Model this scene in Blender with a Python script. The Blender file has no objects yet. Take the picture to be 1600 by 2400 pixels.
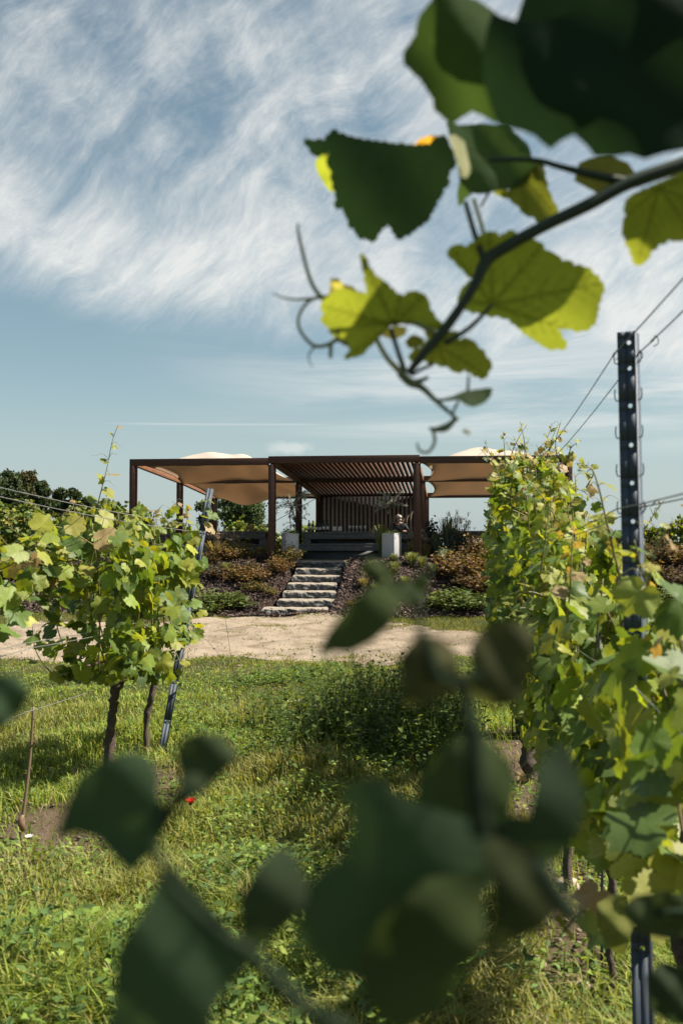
import bpy, bmesh, math, random
import numpy as np
from mathutils import Vector, Matrix, noise as mnoise
from mathutils.geometry import delaunay_2d_cdt

# ------------------------------------------------------------------ camera, sky, sun, exposure
SC = bpy.context.scene
COL = SC.collection
CAM_Z = 1.55
FPX = 2400 * 35.0 / 36.0            # focal length in pixels of the 1600x2400 photograph
PITCH = math.atan(75.0 / FPX)
cam_data = bpy.data.cameras.new("camera")
cam_data.sensor_fit = 'VERTICAL'
cam_data.sensor_height = 36.0
cam_data.sensor_width = 24.0
cam_data.lens = 35.0
cam_data.clip_start = 0.02
cam_data.clip_end = 3000.0
cam_data.dof.use_dof = True
cam_data.dof.focus_distance = 12.0
cam_data.dof.aperture_fstop = 4.5
cam = bpy.data.objects.new("camera", cam_data)
cam.location = (0, 0, CAM_Z)
cam.rotation_euler = (math.pi / 2 + PITCH, 0, 0)
COL.objects.link(cam)
SC.camera = cam

SUN_AZ = math.radians(91)           # clockwise from the view direction (+Y) towards the right (+X)
SUN_EL = math.radians(51)
SUN_DIR = Vector((math.cos(SUN_EL) * math.sin(SUN_AZ), math.cos(SUN_EL) * math.cos(SUN_AZ), math.sin(SUN_EL)))
sun_data = bpy.data.lights.new("sun", 'SUN')
sun_data.energy = 5.0
sun_data.angle = math.radians(0.5)
sun_data.color = (1.0, 0.91, 0.78)
sun = bpy.data.objects.new("sun", sun_data)
sun.rotation_euler = SUN_DIR.to_track_quat('Z', 'Y').to_euler()
sun.location = (20, 5, 30)
COL.objects.link(sun)

SC.view_settings.view_transform = 'Standard'
SC.view_settings.look = 'None'
SC.view_settings.exposure = 1.2
SC.view_settings.gamma = 1.0
SC.view_settings.use_curve_mapping = False
SC.cycles.use_denoising = True
SC.cycles.max_bounces = 8
SC.cycles.diffuse_bounces = 3
SC.cycles.glossy_bounces = 2
SC.cycles.transmission_bounces = 6
SC.cycles.sample_clamp_indirect = 6.0
SC.cycles.caustics_reflective = False
SC.cycles.caustics_refractive = False


class NT:
    """small helper that writes node trees"""
    def __init__(self, tree):
        self.t = tree
        tree.nodes.clear()

    def n(self, typ, props=None, **inp):
        nd = self.t.nodes.new('ShaderNode' + typ)
        for k, v in (props or {}).items():
            setattr(nd, k, v)
        for k, v in inp.items():
            key = int(k[1:]) if k[0] == 'i' and k[1:].isdigit() else k.replace('_', ' ')
            self.set(nd.inputs[key], v)
        return nd

    def set(self, sock, v):
        if isinstance(v, bpy.types.NodeSocket):
            self.t.links.new(v, sock)
        elif isinstance(v, bpy.types.Node):
            self.t.links.new(v.outputs[0], sock)
        else:
            if hasattr(sock.default_value, '__len__') and not isinstance(v, str) and len(sock.default_value) == 4 and len(v) == 3:
                v = tuple(v) + (1.0,)
            sock.default_value = v

    def math(self, op, a, b=None, c=None, clamp=False):
        nd = self.n('Math', {'operation': op, 'use_clamp': clamp})
        for i, v in enumerate((a, b, c)):
            if v is not None:
                self.set(nd.inputs[i], v)
        return nd.outputs[0]

    def vmath(self, op, a, b=None, out=0):
        nd = self.n('VectorMath', {'operation': op})
        self.set(nd.inputs[0], a)
        if b is not None:
            self.set(nd.inputs['Scale' if op == 'SCALE' else 1], b)
        return nd.outputs[out]

    def mix(self, f, a, b, blend='MIX'):
        nd = self.n('Mix', {'data_type': 'RGBA', 'blend_type': blend})
        self.set(nd.inputs[0], f)
        self.set(nd.inputs[6], a)
        self.set(nd.inputs[7], b)
        return nd.outputs[2]

    def sstep(self, v, a, b):
        nd = self.n('MapRange', {'interpolation_type': 'SMOOTHSTEP'})
        self.set(nd.inputs[0], v)
        self.set(nd.inputs[1], a)
        self.set(nd.inputs[2], b)
        return nd.outputs[0]

    def noise(self, vec, scale, detail=4, rough=0.55, dist=0.0, out=0):
        nd = self.n('TexNoise')
        self.set(nd.inputs['Vector'], vec)
        nd.inputs['Scale'].default_value = scale
        nd.inputs['Detail'].default_value = detail
        nd.inputs['Roughness'].default_value = rough
        nd.inputs['Distortion'].default_value = dist
        return nd.outputs[out]


def build_world():
    w = bpy.data.worlds.new("World")
    SC.world = w
    w.use_nodes = True
    T = NT(w.node_tree)
    sky = T.n('TexSky', {'sky_type': 'NISHITA', 'sun_disc': False, 'sun_elevation': SUN_EL,
                         'sun_rotation': SUN_AZ, 'altitude': 100.0, 'air_density': 1.0,
                         'dust_density': 1.6, 'ozone_density': 1.2})
    hsv = T.n('HueSaturation', Saturation=0.85, Hue=0.48, Value=1.0)
    T.set(hsv.inputs['Color'], sky)
    base = T.mix(1.0, hsv.outputs[0], (0.98, 1.02, 0.98), 'MULTIPLY')
    d = T.n('TexCoord').outputs['Generated']
    sep = T.n('SeparateXYZ', i0=d)
    x, y, z = sep.outputs
    yy = T.math('MAXIMUM', y, 0.05)
    az = T.math('DIVIDE', x, yy)                       # sideways angle of the direction
    hor = T.math('SQRT', T.math('ADD', T.math('MULTIPLY', x, x), T.math('MULTIPLY', y, y)))
    el = T.math('DIVIDE', z, T.math('MAXIMUM', hor, 0.05))
    # cloud sheet: feathery cirrus drawn out along slanted directions
    pos = d
    wv = T.vmath('SCALE', T.vmath('SUBTRACT', T.noise(pos, 3.6, 2, 0.5, 0.0, 1), (0.5, 0.5, 0.5)), 0.13)
    wpos = T.vmath('ADD', pos, wv)
    wv2 = T.vmath('SCALE', T.vmath('SUBTRACT', T.noise(wpos, 12.0, 3, 0.55, 0.0, 1), (0.5, 0.5, 0.5)), 0.04)
    wpos2 = T.vmath('ADD', wpos, wv2)
    def fibres(vec, ang, ratio, scale, detail, rough):
        mp = T.n('Mapping', {'vector_type': 'TEXTURE'})
        T.set(mp.inputs['Vector'], vec)
        mp.inputs['Rotation'].default_value = (0, math.radians(ang), 0)
        mp.inputs['Scale'].default_value = (1.0, 1.0, ratio)
        return T.noise(mp.outputs[0], scale, detail, rough)
    fib = fibres(wpos2, -38, 0.22, 6.0, 10, 0.68)
    fib2 = fibres(wpos2, -14, 0.26, 9.0, 10, 0.70)
    fine = T.math('MULTIPLY_ADD', fibres(wpos2, -45, 0.22, 22.0, 9, 0.76), 0.5, T.math('MULTIPLY', fib2, 0.5))
    off = T.vmath('ADD', wpos, CLOUD_OFF)
    cov = T.noise(off, 4.6, 6, 0.6, 0.0)
    # coverage by height in the sky: bare below about twelve degrees, its lower edge dropping to the right
    edge = T.math('SUBTRACT', el, T.math('MULTIPLY_ADD', az, -0.16, 0.172))
    edgen = T.math('ADD', edge, T.math('MULTIPLY', T.math('SUBTRACT', fib, 0.5), 0.06))
    low = T.sstep(edgen, -0.004, 0.075)
    bright_band = T.sstep(T.math('ABSOLUTE', T.math('SUBTRACT', edge, 0.09)), 0.16, 0.0)
    c1 = T.math('ADD', T.math('MULTIPLY', cov, 1.15), T.math('MULTIPLY', bright_band, 0.17))
    c2 = T.math('ADD', c1, T.math('MULTIPLY', T.math('SUBTRACT', fib, 0.5), 0.62))
    dens = T.sstep(c2, 0.40, 0.90)
    dens = T.math('MULTIPLY', dens, T.math('MULTIPLY_ADD', fine, 2.1, -0.08))
    dens = T.math('MULTIPLY', dens, low, None, True)
    # a second, thin and level veil lower down to the right
    lay = T.n('CombineXYZ', i0=T.math('MULTIPLY', az, 1.6), i1=T.math('MULTIPLY', el, 17.0), i2=2.0).outputs[0]
    veil = T.noise(lay, 1.6, 6, 0.62, 0.4)
    vm = T.math('MULTIPLY', T.sstep(veil, 0.36, 0.68), T.sstep(el, 0.075, 0.13))
    vm = T.math('MULTIPLY', vm, T.sstep(T.math('ADD', az, T.math('MULTIPLY', el, 0.9)), -0.10, 0.34))
    vm = T.math('MULTIPLY', T.math('MULTIPLY', vm, 0.95), T.sstep(el, 0.25, 0.15))
    # small low puffs and a thin straight vapour trail
    puffx = T.math('DIVIDE', T.math('ADD', az, 0.052), 0.030)
    puffy = T.math('DIVIDE', T.math('SUBTRACT', el, 0.0965), 0.0085)
    pr = T.math('SQRT', T.math('ADD', T.math('MULTIPLY', puffx, puffx), T.math('MULTIPLY', puffy, puffy)))
    pn = T.noise(d, 60.0, 5, 0.6)
    puff = T.math('MULTIPLY', T.sstep(T.math('ADD', pr, T.math('MULTIPLY', pn, -1.3)), 0.35, -0.45), 0.55)
    tl = T.math('ABSOLUTE', T.math('SUBTRACT', T.math('SUBTRACT', el, 0.1208), T.math('MULTIPLY', az, 0.010)))
    trail = T.math('MULTIPLY', T.sstep(tl, 0.0016, 0.0004), T.sstep(T.math('ABSOLUTE', T.math('ADD', az, 0.115)), 0.14, 0.06))
    trail = T.math('MULTIPLY', trail, 0.32)
    a = T.math('MAXIMUM', T.math('MAXIMUM', dens, vm), T.math('MAXIMUM', puff, trail), None, True)
    a = T.math('MULTIPLY', a, T.sstep(y, -0.25, 0.15))      # cloud only ahead; unseen sky behind kept clear to lower the fill light
    hz = T.sstep(el, 0.20, 0.0)                        # pale air towards the horizon
    base2 = T.mix(T.math('MULTIPLY', T.math('MULTIPLY', hz, 0.62), T.sstep(y, -0.4, 0.3)), base, (4.9, 6.0, 6.25))
    cl = T.mix(T.math('MULTIPLY', a, 0.93), base2, (7.4, 7.5, 7.3))
    bg = T.n('Background', Strength=SKY)
    T.set(bg.inputs['Color'], cl)
    out = T.n('OutputWorld')
    T.t.links.new(bg.outputs[0], out.inputs[0])


SKY = 0.05
CLOUD_OFF = (8.3, 0.7, 1.9)
build_world()

# ------------------------------------------------------------------ helpers
RNG = np.random.default_rng(11)
random.seed(5)


def P(px, py, d):
    """point of the photograph (1600x2400 pixels) at the distance d in front of the camera"""
    v = (1200.0 - py) / FPX
    c, s = math.cos(PITCH), math.sin(PITCH)
    dd = d / (c - v * s)
    return Vector(((px - 800.0) / FPX * dd, d, CAM_Z + dd * s + v * dd * c))


def PD(px, py, d):
    return P(px * 1.0204, py * 1.0204, d)


def tag(o, label=None, cat=None, group=None, kind=None):
    if label: o['label'] = label
    if cat: o['category'] = cat
    if group: o['group'] = group
    if kind: o['kind'] = kind
    return o


def empty(name, loc, label=None, cat=None, group=None, rotz=0.0):
    o = bpy.data.objects.new(name, None)
    o.location = loc
    o.rotation_euler = (0, 0, rotz)
    o.empty_display_size = 0.1
    COL.objects.link(o)
    return tag(o, label, cat, group)


def np_mesh(name, V, polys, cols=None, smooth=True):
    """V (n,3); polys: list of int arrays (m,k)"""
    me = bpy.data.meshes.new(name)
    V = np.asarray(V, dtype=np.float32)
    me.vertices.add(len(V))
    me.vertices.foreach_set('co', V.ravel())
    polys = [np.asarray(p, dtype=np.int32) for p in polys if len(p)]
    loops = np.concatenate([p.ravel() for p in polys])
    tot = np.concatenate([np.full(len(p), p.shape[1], np.int32) for p in polys])
    start = np.concatenate([[0], np.cumsum(tot)[:-1]]).astype(np.int32)
    me.loops.add(len(loops))
    me.loops.foreach_set('vertex_index', loops)
    me.polygons.add(len(tot))
    me.polygons.foreach_set('loop_start', start)
    me.polygons.foreach_set('loop_total', tot)
    if smooth:
        me.polygons.foreach_set('use_smooth', np.ones(len(tot), dtype=bool))
    if cols is not None:
        at = me.color_attributes.new('Col', 'FLOAT_COLOR', 'POINT')
        c = np.ones((len(V), 4), np.float32)
        c[:, :3] = cols
        at.data.foreach_set('color', c.ravel())
    me.update(calc_edges=True)
    return me


def link(name, me, mat, parent=None, loc=None):
    o = bpy.data.objects.new(name, me)
    if mat is not None and not me.materials:
        me.materials.append(mat)
    COL.objects.link(o)
    if parent is not None:
        o.parent = parent
    if loc is not None:
        o.location = loc
    return o


class MB:
    """collects shapes into one mesh"""
    def __init__(self):
        self.V, self.F, self.C = [], [], []
        self.n = 0

    def add(self, V, F, col=(1, 1, 1)):
        V = np.asarray(V, dtype=np.float32)
        self.V.append(V)
        for f in F:
            f = np.asarray(f, dtype=np.int32)
            if len(f):
                self.F.append(f + self.n)
        c = np.asarray(col, dtype=np.float32)
        self.C.append(np.broadcast_to(c, (len(V), 3)))
        self.n += len(V)

    def box(self, c, s, rot=0.0, col=(1, 1, 1), u=None, v=None, w=None):
        """box with centre c and full sizes s along the axes u,v,w"""
        c = np.asarray(c, float)
        if u is None:
            u = np.array([math.cos(rot), math.sin(rot), 0]); v = np.array([-math.sin(rot), math.cos(rot), 0]); w = np.array([0, 0, 1.0])
        sx, sy, sz = np.asarray(s, float) / 2
        V = [c + a * sx * u + b * sy * v + e * sz * w for e in (-1, 1) for a, b in ((-1, -1), (1, -1), (1, 1), (-1, 1))]
        F = np.array([[3, 2, 1, 0], [4, 5, 6, 7], [0, 1, 5, 4], [1, 2, 6, 5], [2, 3, 7, 6], [3, 0, 4, 7]])
        self.add(V, [F], col)

    def bar(self, a, b, w, h, up=(0, 0, 1), col=(1, 1, 1)):
        """square timber from a to b, width w (sideways), height h (along up)"""
        a = np.asarray(a, float); b = np.asarray(b, float)
        d = b - a; L = np.linalg.norm(d); d = d / L
        s = np.cross(d, np.asarray(up, float)); s /= np.linalg.norm(s)
        n = np.cross(s, d)
        self.box((a + b) / 2, (L, w, h), u=d, v=s, w=n, col=col)

    def tube(self, pts, rad, sides=8, col=(1, 1, 1), cap=True, rough=0.0, seed=0):
        P_ = np.asarray(pts, float)
        n = len(P_)
        rad = np.broadcast_to(np.asarray(rad, float), (n,))
        tg = np.gradient(P_, axis=0)
        tg /= np.maximum(np.linalg.norm(tg, axis=1, keepdims=True), 1e-9)
        ref = np.array([0, 0, 1.0]) if abs(tg[0][2]) < 0.9 else np.array([1.0, 0, 0])
        s = np.cross(tg[0], ref); s /= np.linalg.norm(s)
        V = []
        ang = np.linspace(0, 2 * np.pi, sides, endpoint=False)
        rg = np.random.default_rng(seed + 77)
        for i in range(n):
            s = s - tg[i] * np.dot(s, tg[i]); s /= np.linalg.norm(s)
            t = np.cross(tg[i], s)
            r = rad[i] * (1 + rough * rg.uniform(-1, 1, sides))
            V.append(P_[i] + r[:, None] * (np.cos(ang)[:, None] * s + np.sin(ang)[:, None] * t))
        V = np.concatenate(V)
        k = np.arange(sides); k2 = (k + 1) % sides
        F = np.concatenate([np.stack([i * sides + k, i * sides + k2, (i + 1) * sides + k2, (i + 1) * sides + k], 1) for i in range(n - 1)])
        Fs = [F]
        if cap:
            V = np.concatenate([V, P_[:1], P_[-1:]])
            m = n * sides
            Fs.append(np.stack([k2, k, np.full(sides, m)], 1))
            Fs.append(np.stack([(n - 1) * sides + k, (n - 1) * sides + k2, np.full(sides, m + 1)], 1))
        self.add(V, Fs, col)

    def build(self, name, mat, parent=None, smooth=False, loc=None, bevel=0.0):
        by = {}
        for f in self.F:
            by.setdefault(f.shape[1], []).append(f)
        V = np.concatenate(self.V)
        o = None
        if parent is not None and parent.type == 'EMPTY' and loc is None:
            V = V - np.array(parent.location, dtype=np.float32)
        me = np_mesh(name, V, [np.concatenate(v) for v in by.values()], np.concatenate(self.C), smooth)
        o = link(name, me, mat, parent, loc)
        if bevel:
            bv = o.modifiers.new('bevel', 'BEVEL'); bv.width = bevel; bv.segments = 2; bv.limit_method = 'ANGLE'
        return o


def spline(pts, n=8):
    """Catmull-Rom through pts"""
    p = np.asarray([tuple(q) for q in pts], float)
    if len(p) < 3:
        t = np.linspace(0, 1, n + 1)[:, None]
        return p[0] * (1 - t) + p[-1] * t
    q = np.concatenate([[2 * p[0] - p[1]], p, [2 * p[-1] - p[-2]]])
    out = []
    for i in range(1, len(q) - 2):
        for k in range(n):
            t = k / n
            out.append(0.5 * ((2 * q[i]) + (-q[i - 1] + q[i + 1]) * t + (2 * q[i - 1] - 5 * q[i] + 4 * q[i + 1] - q[i + 2]) * t * t
                              + (-q[i - 1] + 3 * q[i] - 3 * q[i + 1] + q[i + 2]) * t ** 3))
    out.append(p[-1])
    return np.array(out)


def lerp(xs, ys, x):
    return np.interp(x, xs, ys)


# ------------------------------------------------------------------ materials
def material(name):
    m = bpy.data.materials.new(name)
    m.use_nodes = True
    return m, NT(m.node_tree)


def finish(T, shader, disp=None):
    out = T.n('OutputMaterial')
    T.t.links.new(shader, out.inputs[0])
    if disp is not None:
        T.t.links.new(disp, out.inputs[2])


def bump(T, h, strength=0.5, dist=0.01):
    b = T.n('Bump', Strength=strength, Distance=dist)
    T.set(b.inputs['Height'], h)
    return b.outputs[0]


def leaf_mat(name, trans=0.5, tcol=(1.9, 1.75, 0.6), rough=0.45, spec=0.35, mott=0.25, scale=40.0):
    m, T = material(name)
    col = T.n('Attribute', {'attribute_name': 'Col'}).outputs['Color']
    pos = T.n('NewGeometry').outputs['Position']
    nz = T.noise(pos, scale, 4, 0.6)
    k = T.math('MULTIPLY_ADD', nz, 2 * mott, 1 - mott)
    col2 = T.mix(1.0, col, T.n('CombineColor', i0=k, i1=k, i2=k).outputs[0], 'MULTIPLY')
    p = T.n('BsdfPrincipled', Roughness=rough)
    p.inputs['Specular IOR Level'].default_value = spec
    T.set(p.inputs['Base Color'], col2)
    T.set(p.inputs['Normal'], bump(T, T.noise(pos, scale * 3, 3), 0.25, 0.003))
    tr = T.n('BsdfTranslucent')
    T.set(tr.inputs['Color'], T.mix(1.0, col2, tcol, 'MULTIPLY'))
    mx = T.n('MixShader', i0=trans)
    T.t.links.new(p.outputs[0], mx.inputs[1]); T.t.links.new(tr.outputs[0], mx.inputs[2])
    finish(T, mx.outputs[0])
    return m


def wood_mat(name, c1, c2, rough=0.6, axis=(1, 1, 14), scale=3.0):
    m, T = material(name)
    pos = T.n('TexCoord').outputs['Object']
    mp = T.n('Mapping'); T.set(mp.inputs['Vector'], pos); mp.inputs['Scale'].default_value = axis
    g = T.noise(mp.outputs[0], scale, 6, 0.65, 0.6)
    f = T.noise(mp.outputs[0], scale * 7, 4, 0.6)
    base = T.mix(T.sstep(g, 0.3, 0.7), c1 + (1,), c2 + (1,))
    base = T.mix(T.math('MULTIPLY', T.sstep(f, 0.45, 0.75), 0.45), base, tuple(0.45 * q for q in c1) + (1,))
    p = T.n('BsdfPrincipled', Roughness=rough)
    p.inputs['Specular IOR Level'].default_value = 0.3
    T.set(p.inputs['Base Color'], base)
    T.set(p.inputs['Normal'], bump(T, f, 0.4, 0.004))
    finish(T, p.outputs[0])
    return m


def plain_mat(name, c, rough=0.6, metal=0.0, var=0.2, scale=12.0, bstr=0.2, bdist=0.003, spec=0.4):
    m, T = material(name)
    pos = T.n('TexCoord').outputs['Object']
    a = T.noise(pos, scale, 5, 0.6)
    base = T.mix(a, tuple(q * (1 - var) for q in c) + (1,), tuple(q * (1 + var) for q in c) + (1,))
    p = T.n('BsdfPrincipled', Roughness=rough, Metallic=metal)
    p.inputs['Specular IOR Level'].default_value = spec
    T.set(p.inputs['Base Color'], base)
    T.set(p.inputs['Normal'], bump(T, T.noise(pos, scale * 5, 3), bstr, bdist))
    finish(T, p.outputs[0])
    return m


def col_mat(name, rough=0.8, spec=0.2, scale=30.0, mott=0.25, bstr=0.5, bdist=0.01):
    """surface coloured by its own 'Col' attribute with a little mottling"""
    m, T = material(name)
    col = T.n('Attribute', {'attribute_name': 'Col'}).outputs['Color']
    pos = T.n('NewGeometry').outputs['Position']
    nz = T.noise(pos, scale, 6, 0.65)
    k = T.math('MULTIPLY_ADD', nz, 2 * mott, 1 - mott)
    p = T.n('BsdfPrincipled', Roughness=rough)
    p.inputs['Specular IOR Level'].default_value = spec
    T.set(p.inputs['Base Color'], T.mix(1.0, col, T.n('CombineColor', i0=k, i1=k, i2=k).outputs[0], 'MULTIPLY'))
    T.set(p.inputs['Normal'], bump(T, nz, bstr, bdist))
    finish(T, p.outputs[0])
    return m


M = {}
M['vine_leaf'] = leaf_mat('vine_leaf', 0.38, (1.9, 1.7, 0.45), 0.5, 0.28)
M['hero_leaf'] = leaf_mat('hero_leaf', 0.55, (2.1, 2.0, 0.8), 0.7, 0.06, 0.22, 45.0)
M['deep_shade_leaf'] = leaf_mat('deep_shade_leaf', 0.28, (1.8, 1.9, 0.9), 0.8, 0.05, 0.2, 30.0)  # dark, barely translucent leaf copy: shade is put into the material
M['shade_leaf'] = leaf_mat('shade_leaf', 0.34, (2.0, 2.0, 0.9), 0.75, 0.06, 0.2, 40.0)  # dimmer leaf copy with part of its shade put into the material
M['grass'] = leaf_mat('grass', 0.35, (1.6, 1.5, 0.5), 0.6, 0.15, 0.2, 12.0)
M['shrub'] = leaf_mat('shrub', 0.3, (1.5, 1.3, 0.6), 0.6, 0.2, 0.3, 20.0)
M['tree_leaf'] = leaf_mat('tree_leaf', 0.25, (1.5, 1.5, 0.6), 0.6, 0.2, 0.3, 2.0)
M['olive_leaf'] = leaf_mat('olive_leaf', 0.2, (1.2, 1.2, 0.8), 0.5, 0.3, 0.2, 20.0)
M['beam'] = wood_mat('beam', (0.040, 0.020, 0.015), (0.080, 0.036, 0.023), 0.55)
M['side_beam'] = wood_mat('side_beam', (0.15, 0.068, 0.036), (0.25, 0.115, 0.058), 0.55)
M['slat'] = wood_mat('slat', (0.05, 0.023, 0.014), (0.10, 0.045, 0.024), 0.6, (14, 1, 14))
M['wall_slat'] = wood_mat('wall_slat', (0.27, 0.215, 0.18), (0.36, 0.295, 0.25), 0.7)
M['wall_dark'] = plain_mat('wall_dark', (0.022, 0.018, 0.018), 0.9)
M['grey_wood'] = wood_mat('grey_wood', (0.10, 0.10, 0.105), (0.19, 0.185, 0.18), 0.75, (1, 14, 14))
M['dark_wood'] = wood_mat('dark_wood', (0.07, 0.06, 0.06), (0.13, 0.105, 0.095), 0.7, (1, 14, 14))
M['planter'] = plain_mat('planter', (0.40, 0.39, 0.40), 0.7, 0.0, 0.08, 6.0)
M['steel'] = plain_mat('steel', (0.048, 0.064, 0.088), 0.6, 0.10, 0.05, 8.0, 0.05, 0.001)
M['wire'] = plain_mat('wire', (0.14, 0.14, 0.15), 0.45, 0.8, 0.2, 30.0)
M['bright_wire'] = plain_mat('bright_wire', (0.36, 0.35, 0.34), 0.4, 0.7, 0.2, 30.0)
M['bark'] = plain_mat('bark', (0.165, 0.125, 0.098), 0.9, 0.0, 0.85, 38.0, 1.0, 0.05)
M['shade_stem'] = plain_mat('shade_stem', (0.018, 0.028, 0.016), 0.9, 0.0, 0.2, 30.0, 0.1, 0.001, 0.05)  # stem darkened so that its colour carries the shade
M['cane'] = col_mat('cane', 0.5, 0.35, 60.0, 0.2, 0.2, 0.002)
M['bottle'] = plain_mat('bottle', (0.015, 0.022, 0.016), 0.12, 0.0, 0.1, 5.0, 0.0)
M['paper'] = plain_mat('paper', (0.70, 0.69, 0.66), 0.8, 0.0, 0.05)
M['terracotta'] = plain_mat('terracotta', (0.36, 0.20, 0.13), 0.8, 0.0, 0.2)
M['skin'] = plain_mat('skin', (0.42, 0.25, 0.18), 0.55, 0.0, 0.1)
M['dark_cloth'] = plain_mat('dark_cloth', (0.018, 0.02, 0.024), 0.85, 0.0, 0.2)
M['hair'] = plain_mat('hair', (0.45, 0.42, 0.38), 0.7, 0.0, 0.2)  # pale tone stands for sunlight on top of the head
M['glass_clear'] = plain_mat('glass_clear', (0.5, 0.52, 0.52), 0.15, 0.0, 0.05)
M['stone'] = col_mat('stone', 0.85, 0.25, 14.0, 0.4, 0.8, 0.02)
M['petal_red'] = leaf_mat('petal_red', 0.4, (1.2, 0.8, 0.7), 0.6, 0.2, 0.1)
M['petal_white'] = leaf_mat('petal_white', 0.3, (1, 1, 1), 0.6, 0.2, 0.1)
M['plain_col'] = col_mat('plain_col', 0.7, 0.3, 20.0, 0.15, 0.2, 0.004)


def sail_mat():
    m, T = material('sail_cloth')
    pos = T.n('TexCoord').outputs['Object']
    w = T.noise(pos, 220.0, 2, 0.5)
    c = T.mix(T.noise(pos, 1.5, 4), (0.66, 0.58, 0.49, 1), (0.74, 0.66, 0.57, 1))
    p = T.n('BsdfPrincipled', Roughness=0.85)
    T.set(p.inputs['Base Color'], c)
    T.set(p.inputs['Normal'], bump(T, w, 0.1, 0.002))
    tr = T.n('BsdfTranslucent', Color=(0.43, 0.315, 0.215, 1))
    mx = T.n('MixShader', i0=0.48)
    T.t.links.new(p.outputs[0], mx.inputs[1]); T.t.links.new(tr.outputs[0], mx.inputs[2])
    finish(T, mx.outputs[0])
    return m


M['sail'] = sail_mat()


def ground_mat(name, kind):
    m, T = material(name)
    pos = T.n('NewGeometry').outputs['Position']
    col = T.n('Attribute', {'attribute_name': 'Col'}).outputs['Color']
    p = T.n('BsdfPrincipled', Roughness=0.95)
    p.inputs['Specular IOR Level'].default_value = 0.1
    if kind == 'ground':
        big = T.noise(pos, 1.1, 6, 0.65)
        sm = T.noise(pos, 26.0, 6, 0.7)
        k = T.math('MULTIPLY_ADD', sm, 1.1, 0.45)
        c = T.mix(T.math('MULTIPLY', T.sstep(big, 0.45, 0.7), 0.4), col, (0.115, 0.088, 0.056, 1))
        c = T.mix(1.0, c, T.n('CombineColor', i0=k, i1=k, i2=k).outputs[0], 'MULTIPLY')
        nb = bump(T, T.noise(pos, 18.0, 8, 0.75), 1.0, 0.05)
    elif kind == 'path':
        v = T.n('TexVoronoi', Scale=55.0); T.set(v.inputs['Vector'], pos)
        big = T.noise(pos, 0.7, 6, 0.6)
        sm = T.noise(pos, 60.0, 5, 0.7)
        c = T.mix(T.sstep(T.math('ADD', big, T.math('MULTIPLY', T.n('SeparateXYZ', i0=pos).outputs[0], 0.05)), 0.40, 0.70), (0.37, 0.305, 0.23, 1), (0.25, 0.20, 0.145, 1))
        c = T.mix(T.math('MULTIPLY', T.sstep(T.noise(pos, 1.9, 10, 0.78), 0.44, 0.62), 0.72), c, (0.185, 0.145, 0.095, 1))
        k = T.math('MULTIPLY_ADD', sm, 1.7, 0.15)
        c = T.mix(1.0, c, T.n('CombineColor', i0=k, i1=k, i2=k).outputs[0], 'MULTIPLY')
        h = T.math('ADD', v.outputs['Distance'], T.math('MULTIPLY', T.noise(pos, 9.0, 8, 0.75), 2.2))
        nb = bump(T, h, 0.8, 0.035)
    elif kind == 'mulch':
        v = T.n('TexVoronoi', Scale=24.0); T.set(v.inputs['Vector'], pos)
        sep = T.n('SeparateColor'); T.set(sep.inputs[0], v.outputs['Color'])
        c = T.mix(sep.outputs[0], (0.020, 0.014, 0.013, 1), (0.075, 0.050, 0.042, 1))
        nb = bump(T, T.math('ADD', v.outputs['Distance'], T.noise(pos, 20.0, 6, 0.7)), 1.0, 0.05)
    else:
        sm = T.noise(pos, 40.0, 6, 0.7)
        c = T.mix(sm, (0.07, 0.06, 0.05, 1), (0.14, 0.12, 0.10, 1))
        nb = bump(T, sm, 0.6, 0.02)
    T.set(p.inputs['Base Color'], c)
    T.set(p.inputs['Normal'], nb)
    finish(T, p.outputs[0])
    return m


M['ground'] = ground_mat('ground', 'ground')
M['path'] = ground_mat('path', 'path')
M['mulch'] = ground_mat('mulch', 'mulch')
M['terrace'] = ground_mat('terrace', 'terrace')

# ------------------------------------------------------------------ the lie of the land
A0 = np.array([-5.125, 24.5])                        # front left corner of the pergola
U = np.array([0.99383, -0.1109])                     # along the pergola's front
W = np.array([0.1109, 0.99383])                      # away from the camera
TZ = 1.14                                            # terrace height


def st(x, y):
    dx = x - A0[0]; dy = y - A0[1]
    return dx * U[0] + dy * U[1], dx * W[0] + dy * W[1]


def XY(s, t):
    return A0[0] + s * U[0] + t * W[0], A0[1] + s * U[1] + t * W[1]


def TP(s, t, z):
    x, y = XY(s, t)
    return np.array([x, y, TZ + z])


def H(x, y):
    x = np.asarray(x, float); y = np.asarray(y, float)
    s, t = st(x, y)
    wob = 0.18 * np.sin(s * 1.3 + 0.4) + 0.12 * np.sin(s * 3.1)
    k = np.clip((t + 2.75 + wob * 0.6) / 2.6, 0, 1)
    k = k * k * (3 - 2 * k) * 0.45 + k * 0.55
    z = TZ * k
    bump_ = 0.03 * np.sin(x * 2.1 + y * 1.3) + 0.022 * np.sin(x * 4.3 - y * 3.7 + 1) + 0.015 * np.sin(y * 6.1 + x * 1.7) - 0.02
    near = np.clip((30 - y) / 6, 0, 1)
    flat = np.where((t > -0.2), 0.15, 1.0)
    # cut for the stone steps
    cx = -1.0 + 0.204 * (y - 21.57)
    cut = np.clip(1 - (np.abs(x - cx) - (0.70 - 0.05 * (y - 21.57))) / 0.14, 0, 1) * np.clip((y - 21.3) / 0.3, 0, 1) * np.clip((24.6 - y) / 0.4, 0, 1)
    hill = np.clip((y - 60) / 200, 0, 1) * 1.0
    return z + bump_ * near * flat - 0.42 * cut * np.clip(z / 0.42, 0, 1) - hill


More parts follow.
